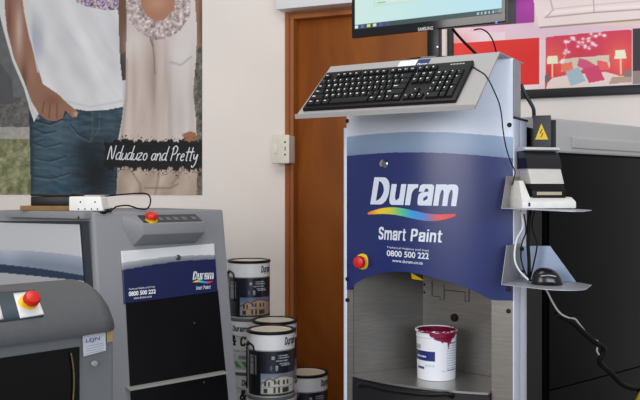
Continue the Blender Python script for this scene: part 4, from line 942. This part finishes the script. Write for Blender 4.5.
# left face: top plate, dark frame and the glossy graphic panel
c0 = B.P(C0, bt(0, BZ), 0); LF = Frame(c0.x, c0.y, 30)
lt = lambda s, z: .012 + LEAN * (z - BZ) * -.0
pA0 = LF.hit(5, 216, .03)[0]
box('top_plate', LF, pA0, -.008, -.2, .032, BZ - .022, BZ + .001, M_GREY, bs_, bevel=.003)
disc('plate_screw', LF, 78.5, 217.5, .032, .004, .001, M_BLACK, bs_, seg=10)
def lface(n, q, o0, o1, m, **k): return prism(n, [LF.H(x, y, o0) for x, y in q], [LF.H(x, y, o1) for x, y in q], m, bs_, **k)
lface('panel_frame', [(-14, 221), (88.5, 221), (94, 300), (-14, 300)], -.14, .012, mat('frame_dark', (40, 46, 52), .5))
zt_ = LF.hit(40, 222.5, .018)[2]
LQ = [(-13, 222.3), (79, 224.5), (84, 292), (-13, 292)]
def lq(u, v):
    x = (LQ[3][0] * (1 - u) + LQ[2][0] * u) * (1 - v) + (LQ[0][0] * (1 - u) + LQ[1][0] * u) * v
    y = (LQ[3][1] * (1 - u) + LQ[2][1] * u) * (1 - v) + (LQ[0][1] * (1 - u) + LQ[1][1] * u) * v
    return LF.H(x, y, .018)
def lp_ink(X, Y, U, V):
    c = np.zeros((len(X), 3)) + (186, 187, 190)
    e1 = 250 + np.clip(X, -20, 90) ** 2 * .0010; e2 = 264 + X * .11 + np.maximum(X - 20, 0) ** 2 * .0006; e3 = 272.5 + X * .1
    g = np.clip((Y - e1) / 12, 0, 1)[:, None]; sh = (18 * np.exp(-((X - 8) / 14) ** 2))[:, None]
    m = Y > e1; c[m] = (np.array([156, 162, 174]) * (1 - g) + np.array([120, 130, 146]) * g + sh)[m]
    m = Y > e2; c[m] = (40, 54, 76)
    m = Y > e3; c[m] = (166, 168, 172)
    return c
gp = print_sheet('graphic_panel', lq, (0, 1), (0, 1), 110, 90, lp_ink, print_mat('satin_laminate', .55, .25), bs_, gain=1.)
gp.modifiers.new('thickness', 'SOLIDIFY').thickness = .004

# ------------------------------------------------------------------ items on top of the shaker
TZ = BZ + .0015
def topf(px, y): return at(px, 212, y)
F2 = Frame(at(45, 212, 2.70).x, 2.70, 6)
wbs = F2.hit(20, 212, 0)[0]; wbe = F2.hit(72, 212, 0)[0]
tag(box('wooden_board', F2, wbs, wbe, -.12, .0, TZ, TZ + .016, wood('raw_board', (120, 90, 52), (150, 116, 72), .6), origin=F2.P((wbs + wbe) / 2, -.06, TZ), bevel=.001), 'small brown wooden board on top of the grey shaker under a black box', 'board')
b0s = F2.hit(30, 205, 0)[0]
bx_ = thing('black_case', 'flat black case lying on the brown board on the grey shaker', 'case', F2.P((b0s + wbe) / 2, -.06, TZ + .0165))
box('case_body', F2, b0s, wbe - .004, -.115, -.004, TZ + .0165, TZ + .047, M_BLACK, bx_, bevel=.003)
box('case_lid', F2, b0s - .001, wbe - .003, -.116, -.003, TZ + .0475, TZ + .056, M_BLACK, bx_, bevel=.003)
F3 = Frame(at(85, 212, 2.62).x, 2.62, 10)
ps0, ps1 = F3.hit(67.5, 205, 0)[0], F3.hit(102.5, 205, 0)[0]
ps = thing('power_strip', 'white multi-plug adapter beside the black case on the grey shaker', 'power strip', F3.P((ps0 + ps1) / 2, -.03, TZ))
z_ = TZ + .0003; PT = F3.hit(85, 196.5, 0)[2]
prism('adapter_body', [F3.P(ps0, -.06, z_), F3.P(ps1, -.06, z_), F3.P(ps1 + .002, .0, z_), F3.P(ps0 + .004, .0, z_)], [F3.P(ps0, -.06, PT), F3.P(ps1 - .012, -.06, PT), F3.P(ps1 - .006, .0, PT), F3.P(ps0 + .004, .0, PT)], M_WHITE, ps, bevel=.006, seg=3)
for i, (x, y) in enumerate(((80.5, 202), (95, 202), (78.5, 209), (85, 209), (91.5, 209), (97.5, 209))):
    disc('socket_hole', F3, x, y, .0, .0028, .0008, M_BTXT if i < 2 else M_DGREY, ps, seg=10)
cp_ = [at(104, 211.0, 2.63), at(108, 209.5, 2.64), at(113, 209, 2.66), at(117, 206.5, 2.67), at(128, 205.5, 2.69), at(138, 208.5, 2.71), at(146, 209, 2.73), at(150, 204.5, 2.75), at(150, 197, 2.77), at(145, 193.5, 2.8), at(133, 193.6, 2.83), at(112, 195.5, 2.78), at(100, 196.8, 2.64)]
pcb = tube('lead', cp_, .0026, M_RUB, ps, n=7)
lathe('plug', cp_[0] + Vector((-.002, 0, -.0015)), (.95, .1, .15), [(.006, -.014), (.009, -.008), (.009, .006), (.004, .014)], M_BLACK, ps, n=14)
lathe('plug', cp_[1] + Vector((.008, 0, -.002)), (.8, .1, .5), [(.004, -.008), (.006, 0), (.003, .008)], M_BLACK, ps, n=12)

# ------------------------------------------------------------------ near-left mixer with a rounded hood
A = Frame(-.6, 2.05, -45)
mx_ = thing('paint_mixer', 'dark grey hooded paint mixing machine at the lower left with a black door window', 'paint machine', A.P(-.15, -.25, 0))
AE = .099
zH = lambda py, s=0: None
def hood():
    # cross-section (t, z) from back over the top to the lower lip
    pr_ = [(-.25, .85), (-.25, .935), (-.20, .955), (-.12, .970), (-.06, .966), (-.02, .952), (.016, .925), (.038, .885), (.044, .862), (.040, .848), (-.01, .846)]
    vs, fs = [], []; AE2 = AE - .005; ss = [-.75] + [AE2 - .055 + .0] + [AE2 - .055 + .055 * math.sin(math.pi / 2 * k / 10) for k in range(1, 11)]
    for i, s in enumerate(ss):
        k = 0 if i < 2 else (i - 1) / 10
        sc_ = math.cos(math.pi / 2 * k) if i >= 2 else 1
        for (t, z) in pr_:
            zb_ = .846; tb_ = -.2
            zz = zb_ + (z - zb_) * (.30 + .70 * sc_) if z > zb_ else z
            tt = t - (.05 * (1 - sc_)) * (1 if t > -.1 else 0)
            vs.append(A.P(s, tt, zz))
    n = len(pr_)
    for i in range(len(ss) - 1):
        for j in range(n): fs.append((i * n + j, i * n + (j + 1) % n, (i + 1) * n + (j + 1) % n, (i + 1) * n + j))
    fs += [tuple(range(n)), tuple(range((len(ss) - 1) * n, len(ss) * n))[::-1]]
    o = mesh('hood', vs, fs, M_DGREY, mx_, smooth=True)
    o.data.set_sharp_from_angle(angle=math.radians(60)); return o
hd = hood()
hg = lambda s, z: float(np.interp(z, [.848, .862, .885, .925, .952, .966, .970], [.040, .044, .038, .016, -.02, -.06, -.12]))
box('cabinet_body', A, -.75, AE, -.25, -.005, 0, .845, mat('mixer_grey', (112, 114, 117), .5, scale=200, var=.04), mx_, bevel=.012, seg=3)
# black window recessed in a frame
wz, we = A.hit(40, 352.5, 0)[2], A.hit(80, 360, 0)[0]
box('door_window', A, -.70, we, -.006, .0, .25, wz, M_DARK, mx_, bevel=.003)
tube('window_seal', [A.H(71, 353, .004), A.H(73.5, 368, .004), A.H(74, 385, .004), A.H(73, 402, .004)], .0022, mat('seal_amber', (96, 86, 56), .25), mx_, n=6)
# control overlay, button plates
def hq(q, o0, o1, n, m, par, nx=6, ny=6):
    def P_(u, v, o):
        x = (q[3][0] * (1 - u) + q[2][0] * u) * (1 - v) + (q[0][0] * (1 - u) + q[1][0] * u) * v; y = (q[3][1] * (1 - u) + q[2][1] * u) * (1 - v) + (q[0][1] * (1 - u) + q[1][1] * u) * v
        return A.H(x, y, hg, o)
    vs = [P_(i / nx, j / ny, o1) for j in range(ny + 1) for i in range(nx + 1)]; fs = [(j * (nx + 1) + i, j * (nx + 1) + i + 1, (j + 1) * (nx + 1) + i + 1, (j + 1) * (nx + 1) + i) for j in range(ny) for i in range(nx)]
    o = mesh(n, vs, fs, m, par, smooth=True); sd = o.modifiers.new('thickness', 'SOLIDIFY'); sd.thickness = .002; sd.offset = -1; return o
hq([(-14, 292.5), (34, 289.5), (43, 316.5), (-14, 323.5)], 0, .0022, 'control_overlay', mat('overlay_teal', (52, 66, 76), .5), hd, 12, 6)
hq([(12.5, 293), (34, 290.8), (43.5, 314), (19.5, 318)], 0, .0052, 'button_plate', M_WHITE, hd, 16, 12)
hq([(-10, 296), (-3, 295.5), (3, 319), (-10, 320)], 0, .0036, 'button_plate', M_WHITE, hd, 4, 6)
s, t, z = A.hit(27.5, 303.5, hg); c_ = A.P(s, t + .004, z); A_ = (A.N + Vector((0, 0, .75))).normalized()
b = lathe('stop_button_collar', c_, A_, [(.0235, -.004), (.0235, .003), (.018, .006), (.012, .006), (.012, .016)], M_YEL, hd, n=28)
lathe('stop_button_cap', c_, A_, [(.010, .010), (.0195, .018), (.0195, .027), (.016, .033), (.008, .035)], M_RED, b, n=28)
# maker's label and keylock
sq = [(82.5, 336), (105.5, 331.5), (106, 350.5), (83.5, 356.5)]
lb = prism('maker_label', [A.H(x, y, .0005) for x, y in sq], [A.H(x, y, .0015) for x, y in sq], mat('label_white', (206, 208, 216), .5), mx_)
place_text('lettering', 'LEJN', quad(A, (85.5, 339.3), (100, 336.4), (100, 341), (85.7, 344), .0016, .0006), mat('blue_ink', (40, 60, 150), .5), lb, bold=.008, shear=.1)
for k in range(4): mesh('ruled_line', [A.H(86, 346.5 + k * 2.4, .0022), A.H(103.5, 342.6 + k * 2.4, .0022), A.H(103.5, 343.1 + k * 2.4, .0022), A.H(86, 347.0 + k * 2.4, .0022)], [(0, 1, 2, 3)], mat('faint_blue', (150, 158, 184), .5), lb)
sq = [(106.5, 331.5), (112.5, 330), (112.5, 341), (107, 342.5)]
prism('yellow_tag', [A.H(x, y, .0005) for x, y in sq], [A.H(x, y, .0015) for x, y in sq], mat('aged_tape', (176, 150, 96), .6), mx_)
disc('key_lock', A, 94, 363.3, .0, .0085, .006, mat('lock_steel', (190, 188, 182), .3, metal=.5), mx_)

# ------------------------------------------------------------------ dark cabinet on the right with a pale hood
Cf = Frame(at(553, 150, 2.62).x, 2.62, -40)
cb = thing('mixing_cabinet', 'big near-black cabinet with a light grey moulded hood behind the dispenser', 'cabinet', Cf.P(.3, -.15, 0))
z0h = Cf.hit(590, 154.5, 0)[2]; z1h = Cf.hit(575, 119, 0)[2]
def foot(off=0., s0=-.03, s1=.66): # rear follows the wall
    a = Cf.P(s0, off, 0); b = Cf.P(s1, off, 0)
    wy = lambda p: p - Vector((0, 0, 0))
    def back(p, L): return p - Cf.N * L
    return [a, b, back(b, .15), back(a, .45)]
def up(r, z): return [Vector((p.x, p.y, z)) for p in r]
prism('cabinet_body', up(foot(-.01), .0), up(foot(-.01), z0h), mat('cabinet_black', (5, 6, 8), .6, spec=.08, var=.1, scale=2), cb, bevel=.004)
M_HOOD = mat('hood_pale_grey', (186, 184, 182), .5, scale=200)
r0 = foot(.0, .006); prism('hood', up(r0, z0h + .001), up(foot(-.02, .012), z1h), M_HOOD, cb, bevel=.012, seg=3)
prism('hood_shoulder', up(foot(-.03, -.035, .015), z0h + .001), up(foot(-.04, -.03, .015), z1h + .004), M_HOOD, cb, bevel=.01, seg=3)
# raised moulding along the hood
q = [Cf.hit(572, 131, .0), Cf.hit(660, 142, .0)]
sheet_tz('hood_moulding', Cf, [(-.02, z0h + .018), (.006, z0h + .018), (.008, z0h + .05), (.002, z0h + .058), (-.02, z0h + .058)], q[0][0], .64, M_HOOD, cb, bevel=.004, seg=3)
# doors: upper dark glass and lower panel, with the slanting seam between
zs_ = Cf.hit(560, 388.5, 0)[2]
box('door_panel', Cf, -.02, .655, -.009, .0, zs_ + .004, z0h - .006, mat('door_black', (5, 6, 9), .5, spec=.12, var=.12, scale=2), cb, bevel=.002)
box('lower_panel', Cf, -.02, .655, -.009, .0, .06, zs_, MATS['door_black'], cb, bevel=.002)
# small yellow container at the lower right corner
yc = at(650, 392, 2.45)
yt = thing('yellow_container', 'yellow container just showing at the bottom right corner of the picture', 'container', (yc.x, yc.y, 0))
lathe('container_body', (yc.x, yc.y, 0), (0, 0, 1), [(.05, 0), (.052, .01), (.052, .55), (.03, .60), (.02, .61)], mat('container_yellow', (190, 170, 40), .4), yt)
lathe('cap', (yc.x, yc.y, 0), (0, 0, 1), [(.022, .611), (.022, .64), (.018, .645)], M_WHITE, yt)

# ------------------------------------------------------------------ light
def area(name, loc, aim, sx, sy, power, col):
    l = bpy.data.lights.new(name, 'AREA'); l.shape = 'RECTANGLE'; l.size = sx; l.size_y = sy; l.energy = power; l.color = col
    o = bpy.data.objects.new(name, l); COL.objects.link(o); o.location = loc
    o.rotation_euler = (Vector(aim) - Vector(loc)).to_track_quat('-Z', 'Y').to_euler(); return o
area('side_window_daylight', (-2.8, -2.0, 2.0), (.2, 3.2, 1.2), 2.4, 1.8, 92, (1.0, .97, .95))
area('shop_front_daylight', (1.5, -2.9, 2.0), (1.1, 3.0, 1.2), 3.0, 1.7, 135, (.80, .89, 1.0))
area('ceiling_light', (-.3, 1.6, 2.85), (-.3, 2.4, 0), 1.2, 1.2, 22, (1.0, .94, .88))
w = bpy.data.worlds.new('shop_ambient'); S.world = w; w.use_nodes = True
bg = w.node_tree.nodes['Background']; bg.inputs[0].default_value = (.97, .97, 1.0, 1); bg.inputs[1].default_value = .40

cam = bpy.data.cameras.new('camera'); co = bpy.data.objects.new('camera', cam); COL.objects.link(co); S.camera = co
co.location = (0, 0, EYE); co.rotation_euler = (math.pi / 2, 0, 0)
cam.sensor_width = 36; cam.lens = F / 640 * 36; cam.shift_y = -(200 - HY) / 640; cam.clip_start = .05
S.view_settings.view_transform = 'Standard'; S.view_settings.look = 'None'; S.view_settings.gamma = 1; S.view_settings.exposure = 0; S.view_settings.use_curve_mapping = False
S.cycles.use_denoising = True
S.cycles.max_bounces = 6
